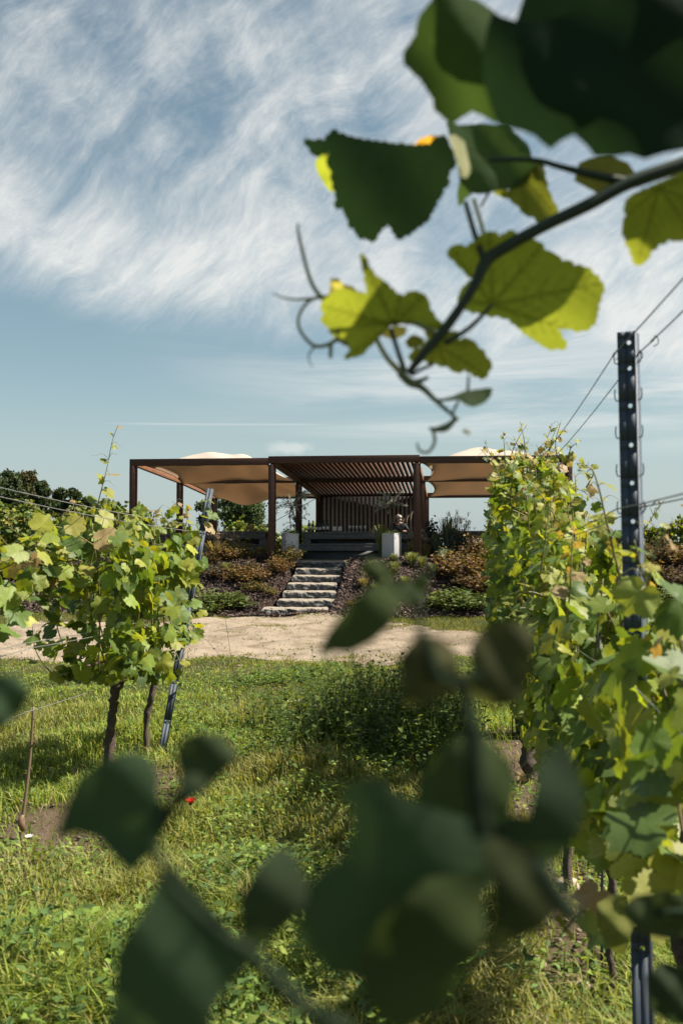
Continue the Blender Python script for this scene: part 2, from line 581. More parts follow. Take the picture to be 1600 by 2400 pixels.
def hitbank(px, py):
    """where the ray through a display pixel (1568 wide) meets the land"""
    lo = None
    for d in np.arange(12.0, 27.5, 0.05):
        p = PD(px, py, d)
        if p.z <= float(H(p.x, p.y)):
            return Vector((p.x, p.y, float(H(p.x, p.y))))
    p = PD(px, py, 24.6)
    return Vector((p.x, p.y, float(H(p.x, p.y))))


def rowR(d): return 0.455 + 0.123 * d
def rowL(d): return -2.33 + 0.125 * d


def vnoise(x, y, f, seed=0):
    """smooth value noise on arrays"""
    x = np.asarray(x) * f + seed * 17.3; y = np.asarray(y) * f - seed * 9.1
    xi = np.floor(x).astype(np.int64); yi = np.floor(y).astype(np.int64)
    fx = x - xi; fy = y - yi
    fx = fx * fx * (3 - 2 * fx); fy = fy * fy * (3 - 2 * fy)
    def h(a, b):
        n = (a * 374761393 + b * 668265263 + seed * 1442695) & 0x7fffffff
        n = (n ^ (n >> 13)) * 1274126177 & 0x7fffffff
        return ((n ^ (n >> 16)) & 0xffff) / 65535.0
    return (h(xi, yi) * (1 - fx) + h(xi + 1, yi) * fx) * (1 - fy) + (h(xi, yi + 1) * (1 - fx) + h(xi + 1, yi + 1) * fx) * fy


def soil(x, y):
    """0..1: bare soil under the vine rows"""
    n = vnoise(x, y, 2.3, 3) * 0.5 + vnoise(x, y, 6.0, 4) * 0.3
    r = np.clip(1.25 - np.abs(x - rowR(y) + 0.05) / 0.5 - (0.6 - n) * 1.2, 0, 1)
    l = np.clip(1.25 - np.abs(x - rowL(y) - 0.05) / 0.75 - (0.6 - n) * 1.4, 0, 1)
    return np.maximum(r * np.clip((9.0 - y) / 1.5, 0, 1), l * np.clip((8.0 - y) / 1.5, 0, 1))


def pathmask(x, y):
    n = vnoise(x, y, 0.8, 6) * 1.4 + vnoise(x, y, 2.5, 7) * 0.8 + vnoise(x, y, 7, 8) * 0.5 + vnoise(x, y, 19, 9) * 0.6 - 1.65
    near = np.interp(x, [-9, -4, -1.5, 1.5, 3, 6], [13.6, 13.0, 12.9, 13.5, 13.9, 14.2])
    far = np.interp(x, [-9, -6, -3.5, -2.2, -1.2, 0.0, 1.0, 2.0, 3, 6], [19.4, 19.6, 20.2, 21.5, 23.0, 22.4, 19.4, 18.2, 17.8, 18.0])
    return np.minimum(y - near, far - y) + n


def build_land():
    xs = np.concatenate([[-900, -400, -200, -100, -60, -40, -28, -20, -15, -12, -10], np.arange(-9, 12.01, 0.12),
                         [13, 15, 18, 22, 28, 40, 60, 100, 200, 400, 900]])
    ys = np.concatenate([[-60, -20, -8, -3], np.arange(0, 30.01, 0.12), [31, 33, 36, 40, 46, 54, 65, 80, 110, 160, 240, 400, 700, 1400]])
    X, Y = np.meshgrid(xs, ys)
    Z = H(X, Y)
    nx, ny = len(xs), len(ys)
    idx = np.arange(nx * ny).reshape(ny, nx)
    F = np.stack([idx[:-1, :-1], idx[:-1, 1:], idx[1:, 1:], idx[1:, :-1]], -1).reshape(-1, 4)
    so = soil(X, Y)
    dry = np.clip(vnoise(X, Y, 0.9, 12) * 1.6 - 0.7, 0, 1)
    g = np.array([0.052, 0.062, 0.022]); br = np.array([0.155, 0.112, 0.08]); dr = np.array([0.11, 0.10, 0.045])
    C = g + (dr - g) * dry[..., None]
    C = C + (br - C) * so[..., None]
    far = np.clip((Y - 27) / 3, 0, 1)[..., None]
    C = C * (1 - far) + np.array([0.07, 0.085, 0.03]) * far
    me = np_mesh('ground', np.stack([X, Y, Z], -1).reshape(-1, 3), [F], C.reshape(-1, 3))
    tag(link('ground', me, M['ground']), kind='structure')
    # gravel path: only the cells inside its ragged outline
    xs = np.arange(-10, 8.01, 0.07); ys = np.arange(12.2, 23.6, 0.07)
    X, Y = np.meshgrid(xs, ys)
    nx, ny = len(xs), len(ys)
    Mk = pathmask(X, Y)
    s, t = st(X, Y)
    ok = (Mk > 0) & (t < -2.3)
    idx = np.arange(nx * ny).reshape(ny, nx)
    cell = ok[:-1, :-1] & ok[:-1, 1:] & ok[1:, 1:] & ok[1:, :-1]
    F = np.stack([idx[:-1, :-1], idx[:-1, 1:], idx[1:, 1:], idx[1:, :-1]], -1)[cell]
    used, inv = np.unique(F.ravel(), return_inverse=True)
    V = np.stack([X, Y, H(X, Y) + 0.006], -1).reshape(-1, 3)[used]
    me = np_mesh('path', V, [inv.reshape(-1, 4)])
    tag(link('path', me, M['path']), kind='structure')
    # bark mulch bank, terrace
    def patch(name, s0, s1, t0, t1, ds, dt, lift, mat, rag=0.0):
        S, T_ = np.meshgrid(np.arange(s0, s1 + 1e-6, ds), np.arange(t0, t1 + 1e-6, dt))
        X, Y = XY(S, T_)
        n = vnoise(X, Y, 1.5, 21) + vnoise(X, Y, 5, 22) * 0.5
        ok = (T_ > t0 + rag * n)
        mid = 0.7 * (vnoise(X, Y, 3, 23) - 0.5) * 0.1 + 0.05 * (vnoise(X, Y, 9, 24) - 0.5)
        Z = H(X, Y) + lift + (mid if rag else 0)
        ny, nx = S.shape
        idx = np.arange(nx * ny).reshape(ny, nx)
        cell = ok[:-1, :-1] & ok[:-1, 1:] & ok[1:, 1:] & ok[1:, :-1]
        F = np.stack([idx[:-1, :-1], idx[:-1, 1:], idx[1:, 1:], idx[1:, :-1]], -1)[cell]
        used, inv = np.unique(F.ravel(), return_inverse=True)
        me = np_mesh(name, np.stack([X, Y, Z], -1).reshape(-1, 3)[used], [inv.reshape(-1, 4)])
        tag(link(name, me, mat), kind='structure')
    patch('mulch_bank', -8, 22, -2.95, 0.15, 0.07, 0.06, 0.035, M['mulch'], 0.45)
    patch('terrace', -1.0, 11.6, 0.0, 9.2, 0.3, 0.3, 0.012, M['terrace'])
    # loose bark chips
    n = 34000
    s = RNG.uniform(-6, 16, n); t = -2.75 + 2.85 * RNG.random(n)
    x, y = XY(s, t)
    keep = (np.abs(x / y) < 0.38)
    x, y = x[keep], y[keep]; n = len(x)
    z = H(x, y) + 0.05 + RNG.random(n) * 0.02
    L = RNG.uniform(0.02, 0.055, n); B = RNG.uniform(0.008, 0.02, n)
    a = RNG.uniform(0, 2 * np.pi, n); til = RNG.normal(0, 0.5, n); til2 = RNG.normal(0, 0.5, n)
    u = np.stack([np.cos(a), np.sin(a), til], 1); u /= np.linalg.norm(u, axis=1, keepdims=True)
    v = np.stack([-np.sin(a), np.cos(a), til2], 1); v /= np.linalg.norm(v, axis=1, keepdims=True)
    w = np.cross(u, v)
    c = np.stack([x, y, z], 1)
    V = np.stack([c - u * L[:, None] - v * B[:, None], c + u * L[:, None] - v * B[:, None] * .6, c + u * L[:, None] * .9 + v * B[:, None], c - u * L[:, None] + v * B[:, None] * .7,
                  c + w * 0.008], 1).reshape(-1, 3)
    b = np.arange(n)[:, None] * 5
    F = np.concatenate([b + np.array([0, 1, 4]), b + np.array([1, 2, 4]), b + np.array([2, 3, 4]), b + np.array([3, 0, 4])])
    k = RNG.random(n) ** 2.5
    C = np.array([0.028, 0.019, 0.018]) + k[:, None] * np.array([0.15, 0.105, 0.085])
    me = np_mesh('bark_chips', V, [F], np.repeat(C, 5, axis=0), False)
    tag(link('bark_chips', me, M['plain_col']), kind='stuff')


build_land()

# ------------------------------------------------------------------ pergola
POST_S = [0.0, 3.46, 6.955, 10.5]
POST_T = [0.0, 4.2, 8.4]
BEAM_TOP = {0.0: 2.50, 4.2: 2.32, 8.4: 2.06}          # above the terrace; the frame falls towards the back
PW = 0.15


def ztop(t): return float(np.interp(t, [0, 4.2, 8.4], [2.50, 2.32, 2.06]))


def build_pergola():
    x, y = XY(5.2, 4.2)
    root = empty('pergola', (x, y, TZ), 'dark brown timber pergola with slatted roof over its middle bay', 'pergola')
    ex, ey = np.array([U[0], U[1], 0]), np.array([W[0], W[1], 0])
    for t in POST_T:
        for s in POST_S:
            m = MB()
            h = ztop(t) - 0.17
            m.box(TP(s, t, h / 2 - 0.05), (PW, PW, h + 0.1), u=ex, v=ey, w=np.array([0, 0, 1.0]))
            # narrow cover boards give the posts their grooved look
            m.box(TP(s + PW / 2 + 0.012, t, h / 2), (0.022, PW * 0.55, h), u=ex, v=ey, w=np.array([0, 0, 1.0]))
            m.box(TP(s, t - PW / 2 - 0.012, h / 2), (PW * 0.5, 0.022, h), u=ex, v=ey, w=np.array([0, 0, 1.0]))
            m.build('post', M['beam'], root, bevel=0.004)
    for t in POST_T:
        for i in range(3):
            m = MB()
            z = ztop(t) - 0.085 + (0.035 if (t == 0 and i == 1) else 0)
            e0 = -0.06 if i else -PW / 2
            e1 = 0.06 if i < 2 else PW / 2
            if i == 1:
                m.bar(TP(POST_S[i] - 0.075, t, z), TP(POST_S[i + 1] + 0.075, t, z), 0.14, 0.17)
            else:
                a = POST_S[i] - (PW / 2 if i == 0 else -0.077)
                b = POST_S[i + 1] + (PW / 2 if i == 2 else -0.077)
                m.bar(TP(a, t, z), TP(b, t, z), 0.14, 0.165)
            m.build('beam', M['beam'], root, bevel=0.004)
    for s in POST_S:
        for a, b in ((0, 4.2), (4.2, 8.4)):
            m = MB()
            m.bar(TP(s, a + 0.072, ztop(a) - 0.087), TP(s, b - 0.072, ztop(b) - 0.087), 0.10, 0.15)
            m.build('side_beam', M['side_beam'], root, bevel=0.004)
    # slatted roof
    m = MB()
    n = 28
    for k in range(n):
        s = 3.53 + (6.885 - 3.53) * (k + 0.5) / n
        for a, b in ((0.075, 4.12), (4.28, 8.32)):
            jz = random.uniform(-0.004, 0.004)
            m.bar(TP(s, a, ztop(a) - 0.032 + jz), TP(s, b, ztop(b) - 0.032 + jz), 0.044, 0.148)
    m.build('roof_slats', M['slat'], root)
    # back wall of the bar: pale vertical slats on a dark board
    m = MB()
    hb = ztop(8.4) - 0.12
    m.box(TP(5.2075, 8.295, hb / 2), (3.34, 0.03, hb), u=ex, v=ey, w=np.array([0, 0, 1.0]))
    m.build('back_board', M['wall_dark'], root)
    m = MB()
    ns = 24
    for k in range(ns):
        s = 3.62 + (6.80 - 3.62) * (k + 0.5) / ns
        m.box(TP(s, 8.262, hb / 2 + 0.02), (0.082, 0.03, hb - 0.06), u=ex, v=ey, w=np.array([0, 0, 1.0]))
    m.build('wall_slats', M['wall_slat'], root)
    # thin steel cross bracing in the rear left bay
    for (s0, z0, s1, z1) in ((0.1, 0.1, 3.38, 1.9), (0.1, 1.88, 3.38, 0.1)):
        m = MB()
        m.tube([TP(s0, 8.4, z0), TP(s1, 8.42, z1)], 0.010, 6)
        m.build('brace_rod', M['wire'], root)


build_pergola()


def build_sail(s0, s1, t0, t1, billow, sag, label, seed):
    """cloth tied at four corners, scalloped edges, blown up in the middle"""
    n = 44
    rg = np.random.default_rng(seed)
    a = np.linspace(0, 1, n); A, B = np.meshgrid(a, a)
    e = 0.12
    # pull the edges in (catenary scallops)
    sc = 0.06
    As = A + sc * (1 - 2 * A) * 4 * B * (1 - B) * 1.0 * (1 - 0.0 * A)
    Bs = B + sc * (1 - 2 * B) * 4 * A * (1 - A)
    S = s0 + e + (s1 - s0 - 2 * e) * As
    T_ = t0 + e + (t1 - t0 - 2 * e) * Bs
    zc = np.interp(T_, [0, 4.2, 8.4], [2.50, 2.32, 2.06]) - 0.12
    dome = np.sin(np.pi * A) ** 0.62 * np.sin(np.pi * B) ** 0.75
    Z = zc + billow * dome
    for (ca, cb, depth, r) in sag:
        Z = Z - depth * np.exp(-(((A - ca) / r) ** 2 + ((B - cb) / r) ** 2))
    # creases running from the corners and across
    for k in range(7):
        th = rg.uniform(-0.5, 0.5); f = rg.uniform(9, 24); ph = rg.uniform(0, 6)
        amp = rg.uniform(0.008, 0.018)
        Z += amp * np.sin(f * (A * np.cos(th) + B * np.sin(th)) + ph + 2.0 * np.sin(3 * B + k)) * np.clip(dome + 0.25, 0, 1)
    X, Y = XY(S, T_)
    V = np.stack([X, Y, TZ + Z], -1).reshape(-1, 3)
    idx = np.arange(n * n).reshape(n, n)
    F = np.stack([idx[:-1, :-1], idx[:-1, 1:], idx[1:, 1:], idx[1:, :-1]], -1).reshape(-1, 4)
    c = V.mean(0)
    root = empty('shade_sail', c, label, 'shade sail', 'cream shade sails on the pergola')
    me = np_mesh('cloth', V - c, [F])
    o = link('cloth', me, M['sail'], root)
    so = o.modifiers.new('thick', 'SOLIDIFY'); so.thickness = 0.003
    # hem cable round the scalloped edge
    g = (V - c).reshape(n, n, 3)
    ring = np.concatenate([g[0, :], g[1:, -1], g[-1, -2::-1], g[-2:0:-1, 0]])
    m = MB(); m.tube(np.concatenate([ring, ring[:1]]), 0.009, 5, cap=False)
    m.build('hem_cable', M['wire'], root, True, (0, 0, 0))
    # corner ropes
    for (ia, ib, sx, tx) in ((0, 0, s0, t0), (0, -1, s1, t0), (-1, 0, s0, t1), (-1, -1, s1, t1)):
        p = V.reshape(n, n, 3)[ia, ib]
        q = TP(sx + (0.05 if sx == s0 else -0.05), tx + (0.06 if tx == t0 else -0.06), ztop(tx) - 0.12)
        m = MB(); m.tube([p, q], 0.008, 6)
        m.build('corner_rope', M['wire'], root)
    return root


build_sail(0, 3.46, 0, 4.2, 0.52, [(0.12, 0.9, 0.10, 0.2)], 'cream shade sail billowing above the left bay, over the front beam', 1)
build_sail(0, 3.46, 4.2, 8.4, 0.20, [(0.33, 0.86, 0.40, 0.22), (0.1, 0.5, 0.1, 0.3), (0.75, 0.7, 0.12, 0.12)], 'cream shade sail sagging and wrinkled at the rear of the left bay', 2)
build_sail(6.955, 10.5, 0, 4.2, 0.56, [(0.1, 0.9, 0.05, 0.2)], 'cream shade sail billowing above the right bay, over the front beam', 3)
build_sail(6.955, 10.5, 4.2, 8.4, 0.36, [], 'cream shade sail hung low behind the middle beam of the right bay', 4)


# ------------------------------------------------------------------ stone steps
def build_steps():
    L = [(612, 772), (649, 789), (660, 791), (672, 793), (683, 803), (690, 803), (695, 812)]
    names = ['lowest and longest rough granite step at the foot of the flight', 'second rough granite step up from the path',
             'third rough granite step up from the path', 'fourth rough granite step, midway up the flight',
             'third rough granite step down from the top', 'second rough granite step down from the top',
             'topmost rough granite step beside the terrace']
    for i, (l, r) in enumerate(L):
        d = 21.57 + 0.42 * i
        z1 = (i + 1) * 0.163
        x0 = (l - 800) / FPX * d; x1 = (r - 800) / FPX * d
        depth = 0.60; h = 0.19
        nx, ny, nz = 34, 9, 5
        rg = np.random.default_rng(40 + i)
        bm = bmesh.new()
        bmesh.ops.create_cube(bm, size=1.0)
        bmesh.ops.subdivide_edges(bm, edges=[e for e in bm.edges if abs(e.verts[0].co.x - e.verts[1].co.x) > 0.5], cuts=nx, use_grid_fill=True)
        bmesh.ops.subdivide_edges(bm, edges=[e for e in bm.edges if abs(e.verts[0].co.y - e.verts[1].co.y) > 0.5], cuts=ny, use_grid_fill=True)
        bmesh.ops.subdivide_edges(bm, edges=[e for e in bm.edges if abs(e.verts[0].co.z - e.verts[1].co.z) > 0.5], cuts=nz, use_grid_fill=True)
        wx = (x1 - x0); cx = (x0 + x1) / 2
        for v in bm.verts:
            q = Vector((v.co.x * wx, v.co.y * depth, v.co.z * h))
            # rounded, chipped edges
            ex = min(1, max(0, (abs(v.co.x) - (0.5 - 0.045)) / 0.045)); ey = min(1, max(0, (abs(v.co.y) - 0.40) / 0.10)); ez = min(1, max(0, (abs(v.co.z) - 0.30) / 0.2))
            n1 = mnoise.noise(Vector((q.x * 5 + i * 7, q.y * 6, q.z * 9))); n2 = mnoise.noise(Vector((q.x * 14 + i * 3, q.y * 14, q.z * 16)))
            ch = 0.5 + 0.5 * mnoise.noise(Vector((q.x * 3.3 + i * 11, 0.3, q.z * 2)))
            if v.co.y < 0:
                q.y += ey * (0.045 * n1 + 0.034 * n2) + ey * ez * 0.05 * ch * (1 if v.co.z > 0 else 0.4)
            q.z += (0.010 * n1 + 0.006 * n2) * (1 if v.co.z > 0 else 0) - ez * ey * (v.co.z > 0) * 0.028 * ch
            q.x -= math.copysign(ex * (0.025 * ch + 0.03 * max(0, n1)) + ex * ez * 0.03, v.co.x)
            v.co = q
        me = bpy.data.meshes.new('stone_step')
        bm.to_mesh(me); bm.free()
        at = me.color_attributes.new('Col', 'FLOAT_COLOR', 'POINT')
        k = len(me.vertices)
        co = np.empty(k * 3, np.float32); me.vertices.foreach_get('co', co); co = co.reshape(-1, 3)
        vein = np.clip(np.abs(np.sin(co[:, 0] * 17 + 6 * co[:, 2] * 9 + 3 * np.sin(co[:, 0] * 5 + i))) * -6 + 1, 0, 1)
        c = np.ones((k, 4), np.float32)
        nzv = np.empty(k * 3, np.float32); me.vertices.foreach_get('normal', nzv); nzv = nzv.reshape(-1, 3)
        tread_light = np.clip((nzv[:, 2] - 0.30) / 0.4, 0, 1)[:, None]          # sunlit tread tone painted on upward faces; risers keep a shade tone
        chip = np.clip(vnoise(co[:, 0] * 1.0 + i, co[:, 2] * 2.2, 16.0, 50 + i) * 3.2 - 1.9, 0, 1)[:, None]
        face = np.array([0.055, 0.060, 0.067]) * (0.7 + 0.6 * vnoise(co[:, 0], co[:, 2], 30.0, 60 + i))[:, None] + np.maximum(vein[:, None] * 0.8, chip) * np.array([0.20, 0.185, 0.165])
        c[:, :3] = face * (1 - tread_light) + np.array([0.27, 0.235, 0.19]) * tread_light
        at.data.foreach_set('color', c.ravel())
        for p in me.polygons: p.use_smooth = False
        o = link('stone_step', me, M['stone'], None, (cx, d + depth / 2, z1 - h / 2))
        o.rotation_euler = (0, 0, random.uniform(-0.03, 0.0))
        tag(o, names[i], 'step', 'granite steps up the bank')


build_steps()

# ------------------------------------------------------------------ timber tables and benches
EX, EY, EZ = np.array([U[0], U[1], 0]), np.array([W[0], W[1], 0]), np.array([0, 0, 1.0])


def sbox(m, s, t, z, a, b, c):
    m.box(TP(s, t, z), (a, b, c), u=EX, v=EY, w=EZ)


def build_table(s0, s1, t, h, dep, mat, label, cat, name, group, closed=False):
    x, y = XY((s0 + s1) / 2, t)
    root = empty(name, (x, y, TZ), label, cat, group)
    L = s1 - s0; c = (s0 + s1) / 2
    m = MB()
    nb = 4
    for k in range(nb):
        sbox(m, c, t - dep / 2 + dep * (k + 0.5) / nb, h - 0.025, L + 0.1, dep / nb - 0.008, 0.05)
    m.build('tabletop' if 'table' in name or 'counter' in name else 'seat', M[mat], root, bevel=0.004)
    m = MB()
    for q in (-1, 1):
        sbox(m, c, t + q * (dep / 2 - 0.05), h - 0.12, L - 0.02, 0.05, 0.138)
    m.build('apron', M[mat], root, bevel=0.004)
    for q in (-1, 1):
        m = MB()
        sbox(m, c + q * (L / 2 - 0.09), t, (h - 0.192) / 2, 0.16, dep - 0.12, h - 0.192)
        m.build('leg', M[mat], root, bevel=0.004)
    if closed:
        m = MB()
        sbox(m, c, t + 0.06, (h - 0.192) / 2, L - 0.36, 0.04, h - 0.20)
        m.build('front_panel', M[mat], root)
    return root


G1 = 'grey timber tables and benches on the terrace'
build_table(3.78, 7.35, 3.55, 0.74, 0.85, 'grey_wood', 'long weathered grey timber bar counter with bottles lined along it', 'bar counter', 'bar_counter', G1, True)
build_table(3.66, 6.75, 2.55, 0.42, 0.42, 'grey_wood', 'long low grey timber bench in front of the bar counter', 'bench', 'timber_bench', G1, True)
build_table(1.15, 3.05, 1.75, 0.74, 0.85, 'dark_wood', 'dark timber table under the left sail, one clay pot on it', 'table', 'timber_table', G1, True)
build_table(-0.2, 1.02, 1.75, 0.66, 0.5, 'dark_wood', 'short dark timber side table between the left corner post and the table', 'table', 'timber_table', G1)
build_table(0.2, 3.0, 0.95, 0.40, 0.36, 'dark_wood', 'low dark timber bench in front of the left table, behind rusty shrubs', 'bench', 'timber_bench', G1)
build_table(7.75, 10.2, 1.9, 0.74, 0.85, 'dark_wood', 'brown timber table under the right sail, beside the vine row', 'table', 'timber_table', G1)
build_table(7.75, 10.2, 1.0, 0.42, 0.36, 'dark_wood', 'low brown timber bench in front of the right table', 'bench', 'timber_bench', G1)


# ------------------------------------------------------------------ bottles, cards, glasses on the counter
def lathe(m, prof, base, sides=14, col=(1, 1, 1)):
    base = np.asarray(base, float)
    m.tube([base + np.array([0, 0, z]) for z, r in prof], [r for z, r in prof], sides, col)


CT = TZ + 0.74


def on_counter(px, t=3.3):
    """place on the counter top under a display pixel column"""
    best = min(np.arange(3.7, 7.6, 0.01), key=lambda s: abs(800 + FPX * XY(s, t)[0] / XY(s, t)[1] - px * 1.0204))
    x, y = XY(best, t)
    return np.array([x, y, CT])


bx = [709.5, 718.5, 727, 734.5, 743, 752]
bl = ['dark wine bottle at the left end of the bar counter', 'second dark wine bottle from the left end of the counter',
      'third dark wine bottle along the counter', 'fourth dark wine bottle along the counter',
      'fifth dark wine bottle, second one left of the menu cards', 'dark wine bottle directly left of the menu cards']
for k, px in enumerate(bx):
    b = on_counter(px, 3.3 + 0.05 * (k % 2))
    hs = [1.0, 0.96, 0.86, 0.86, 0.98, 1.0][k]
    root = empty('wine_bottle', b, bl[k], 'bottle', 'wine bottles on the bar counter')
    m = MB(); lathe(m, [(z * hs, r) for z, r in ((0, .036), (.01, .039), (.19, .039), (.215, .033), (.235, .018), (.25, .0145), (.31, .0145), (.315, .016), (.325, .015))], b)
    m.build('glass_body', M['bottle'], root, True)
    m = MB(); lathe(m, [(z * hs, .0402) for z in (.07, .10, .13, .15)], b); m.build('paper_label', M['paper'], root, True)
    m = MB(); lathe(m, [(z * hs, .0168) for z in (.285, .30, .318, .328)], b); m.build('capsule', M['dark_cloth'], root, True)
for k, px in enumerate((768, 781)):
    b = on_counter(px, 3.28)
    root = empty('menu_card', b, ['white menu card stand nearest the bottles on the bar', 'white menu card stand further right from the bottles on the bar'][k], 'menu card', 'menu cards on the bar counter')
    m = MB(); m.box(b + np.array([0, 0.02, 0.075]), (0.105, 0.006, 0.15), u=EX, v=np.array([0, .97, .24]), w=np.array([0, -.24, .97]))
    m.build('card', M['paper'], root)
    m = MB(); m.box(b + np.array([0, 0.03, 0.012]), (0.12, 0.05, 0.024), u=EX, v=EY, w=EZ); m.build('foot_block', M['dark_wood'], root)
for k, px in enumerate((803, 811, 819, 828, 838)):
    b = on_counter(px, 3.35 + 0.06 * (k % 2))
    root = empty('wine_glass', b, ['small stemmed glass just right of the menu cards on the bar', 'second stemmed glass right of the menu cards on the bar',
                                   'middle stemmed glass of the cluster on the bar', 'fourth stemmed glass right of the menu cards on the bar',
                                   'stemmed glass at the right end of the cluster, near the olive tree'][k], 'glass', 'glasses on the bar counter')
    m = MB(); lathe(m, [(0.075, .004), (.085, .02), (.11, .033), (.15, .03), (.17, .027)], b, 12); m.build('bowl', M['glass_clear'], root, True)
    m = MB(); lathe(m, [(0, .028), (.006, .026), (.010, .005), (.074, .004)], b, 10); m.build('stem', M['glass_clear'], root, True)


# ------------------------------------------------------------------ person sitting behind the counter
def skin_body(name, verts, edges, rad, mat, parent, root_i=0, sub=2):
    me = bpy.data.meshes.new(name)
    me.from_pydata([tuple(v) for v in verts], edges, [])
    o = link(name, me, mat, parent)
    sk = o.modifiers.new('skin', 'SKIN')
    sk.use_smooth_shade = True
    for i, r in enumerate(rad):
        d = me.skin_vertices[0].data[i]
        d.radius = (r, r) if not isinstance(r, tuple) else r
        d.use_root = (i == root_i)
    ss = o.modifiers.new('sub', 'SUBSURF'); ss.levels = sub; ss.render_levels = sub
    return o


def build_person():
    bx_, by_ = None, None
    b = on_counter(916, 4.35); x, y = b[0], b[1]
    root = empty('person', (x, y, TZ), 'person in dark clothes with hair painted sunlit pale sitting behind the bar counter', 'person')
    # pelvis, spine, neck, head, arms with hands resting on the counter, seated legs
    V = [(0, .02, .50), (0, .02, .66), (0, 0, .82), (0, -.02, .96), (0, -.03, 1.03), (0, -.05, 1.10), (0, -.055, 1.17),
         (-.17, -.02, .93), (-.24, -.12, .76), (-.14, -.33, .765), (-.10, -.40, .775),
         (.17, -.02, .93), (.25, -.12, .76), (.16, -.33, .765), (.12, -.40, .775),
         (-.10, -.02, .47), (-.12, -.38, .47), (-.12, -.38, .10), (-.12, -.50, .05),
         (.10, -.02, .47), (.12, -.38, .47), (.12, -.38, .10), (.12, -.50, .05)]
    E = [(0, 1), (1, 2), (2, 3), (3, 4), (4, 5), (5, 6), (3, 7), (7, 8), (8, 9), (9, 10), (3, 11), (11, 12), (12, 13), (13, 14),
         (0, 15), (15, 16), (16, 17), (17, 18), (0, 19), (19, 20), (20, 21), (21, 22)]
    R = [(.15, .12), (.14, .11), (.16, .11), (.12, .09), .055, (.075, .09), (.07, .085),
         .062, .045, .034, .034, .062, .045, .034, .034, .085, .065, .045, .04, .085, .065, .045, .04]
    # five fingers on each hand
    for hi, sx in ((10, -1), (14, 1)):
        hx, hy, hz = V[hi]
        for f in range(5):
            off = (f - 2) * .017
            ln = (.05, .075, .082, .076, .06)[f]
            a = len(V)
            V.append((hx - sx * off * 0.9, hy - .035 - ln * .4, hz - .004)); V.append((hx - sx * off, hy - .035 - ln, hz - .018))
            E += [(hi, a), (a, a + 1)]; R += [.010, .008]
    body = skin_body('body', V, E, R, M['skin'], root)
    # hair cap, beard and a dark jacket over the torso and sleeves
    m = MB(); lathe(m, [(1.135, .088), (1.17, .093), (1.21, .082), (1.24, .055), (1.255, .015)], (0, -.045, 0), 14); o = m.build('hair', M['hair'], root, True, (0, 0, 0))
    nose = MB(); nose.tube([(0, -.14, 1.15), (0, -.158, 1.118), (0, -.14, 1.11)], [.008, .014, .008], 8); nose.build('nose', M['skin'], root, True, (0, 0, 0))
    for q in (-1, 1):
        e = MB(); e.tube([(q * .032, -.136, 1.145), (q * .032, -.145, 1.145)], [.010, .006], 8); e.build('eye', M['dark_cloth'], root, True, (0, 0, 0))
        e = MB(); e.tube([(q * .082, -.055, 1.155), (q * .092, -.05, 1.14), (q * .084, -.055, 1.11)], [.010, .014, .008], 8); e.build('ear', M['skin'], root, True, (0, 0, 0))
    bd = MB(); bd.tube([(-.06, -.10, 1.09), (-.03, -.135, 1.07), (0, -.142, 1.06), (.03, -.135, 1.07), (.06, -.10, 1.09)], [.018, .024, .028, .024, .018], 8); bd.build('beard', M['hair'], root, True, (0, 0, 0))
    JV = V[:4] + [V[7], V[8], (-.17, -.27, .765), V[11], V[12], (.19, -.27, .765), (0, -.03, 1.0)]
    skin_body('jacket', JV, [(0, 1), (1, 2), (2, 3), (3, 4), (4, 5), (5, 6), (3, 7), (7, 8), (8, 9), (3, 10)],
              [(.165, .135), (.155, .125), (.185, .13), (.15, .10), .080, .058, .046, .074, .058, .046, .068], M['dark_cloth'], root)
    TV = [V[0], V[15], V[16], V[17], V[19], V[20], V[21]]
    skin_body('trousers', TV, [(0, 1), (1, 2), (2, 3), (0, 4), (4, 5), (5, 6)], [(.16, .13), .10, .078, .058, .10, .078, .058], M['dark_cloth'], root)
    # the plain bench the person sits on, behind the counter
    s_, t_ = st(x, y)
    build_table(s_ - 0.5, s_ + 0.5, t_ + 0.12, 0.40, 0.36, 'dark_wood', 'short dark bench behind the bar counter under the seated person', 'bench', 'timber_bench', G1)


build_person()


# ------------------------------------------------------------------ leaf makers
def leaf_template(n=30, teeth=True):
    """grape leaf: petiole at the origin, tip along +Y, unit tip length"""
    deg = [0, 10, 22, 33, 44, 54, 66, 80, 94, 108, 124, 142, 158, 170, 180]
    rr = [1.0, .86, .72, .80, .90, .93, .78, .66, .72, .74, .66, .60, .52, .30, .06]
    th = np.linspace(-np.pi, np.pi, n, endpoint=False)
    r = np.interp(np.abs(np.degrees(th)), deg, rr)
    if teeth:
        r = r * (1 + np.where(np.arange(n) % 2 == 0, 0.055, -0.055))
    ox, oy = np.sin(th) * r, np.cos(th) * r
    rings = [0.52, 1.0]
    V = [[0.0, 0.0]]
    for k in rings:
        V += list(np.stack([ox * k, oy * k], 1))
    V = np.array(V)
    i = np.arange(n); j = (i + 1) % n
    F3 = np.stack([np.zeros(n, int), 1 + i, 1 + j], 1)
    F4 = np.stack([1 + i, 1 + n + i, 1 + n + j, 1 + j], 1)
    ang = np.concatenate([[0], th, th]); rad = np.concatenate([[0], r * .52, r])
    return V, F3, F4, ang, rad


TPL_HI = leaf_template(46)
TPL_MID = leaf_template(30)
TPL_LO = leaf_template(16, False)


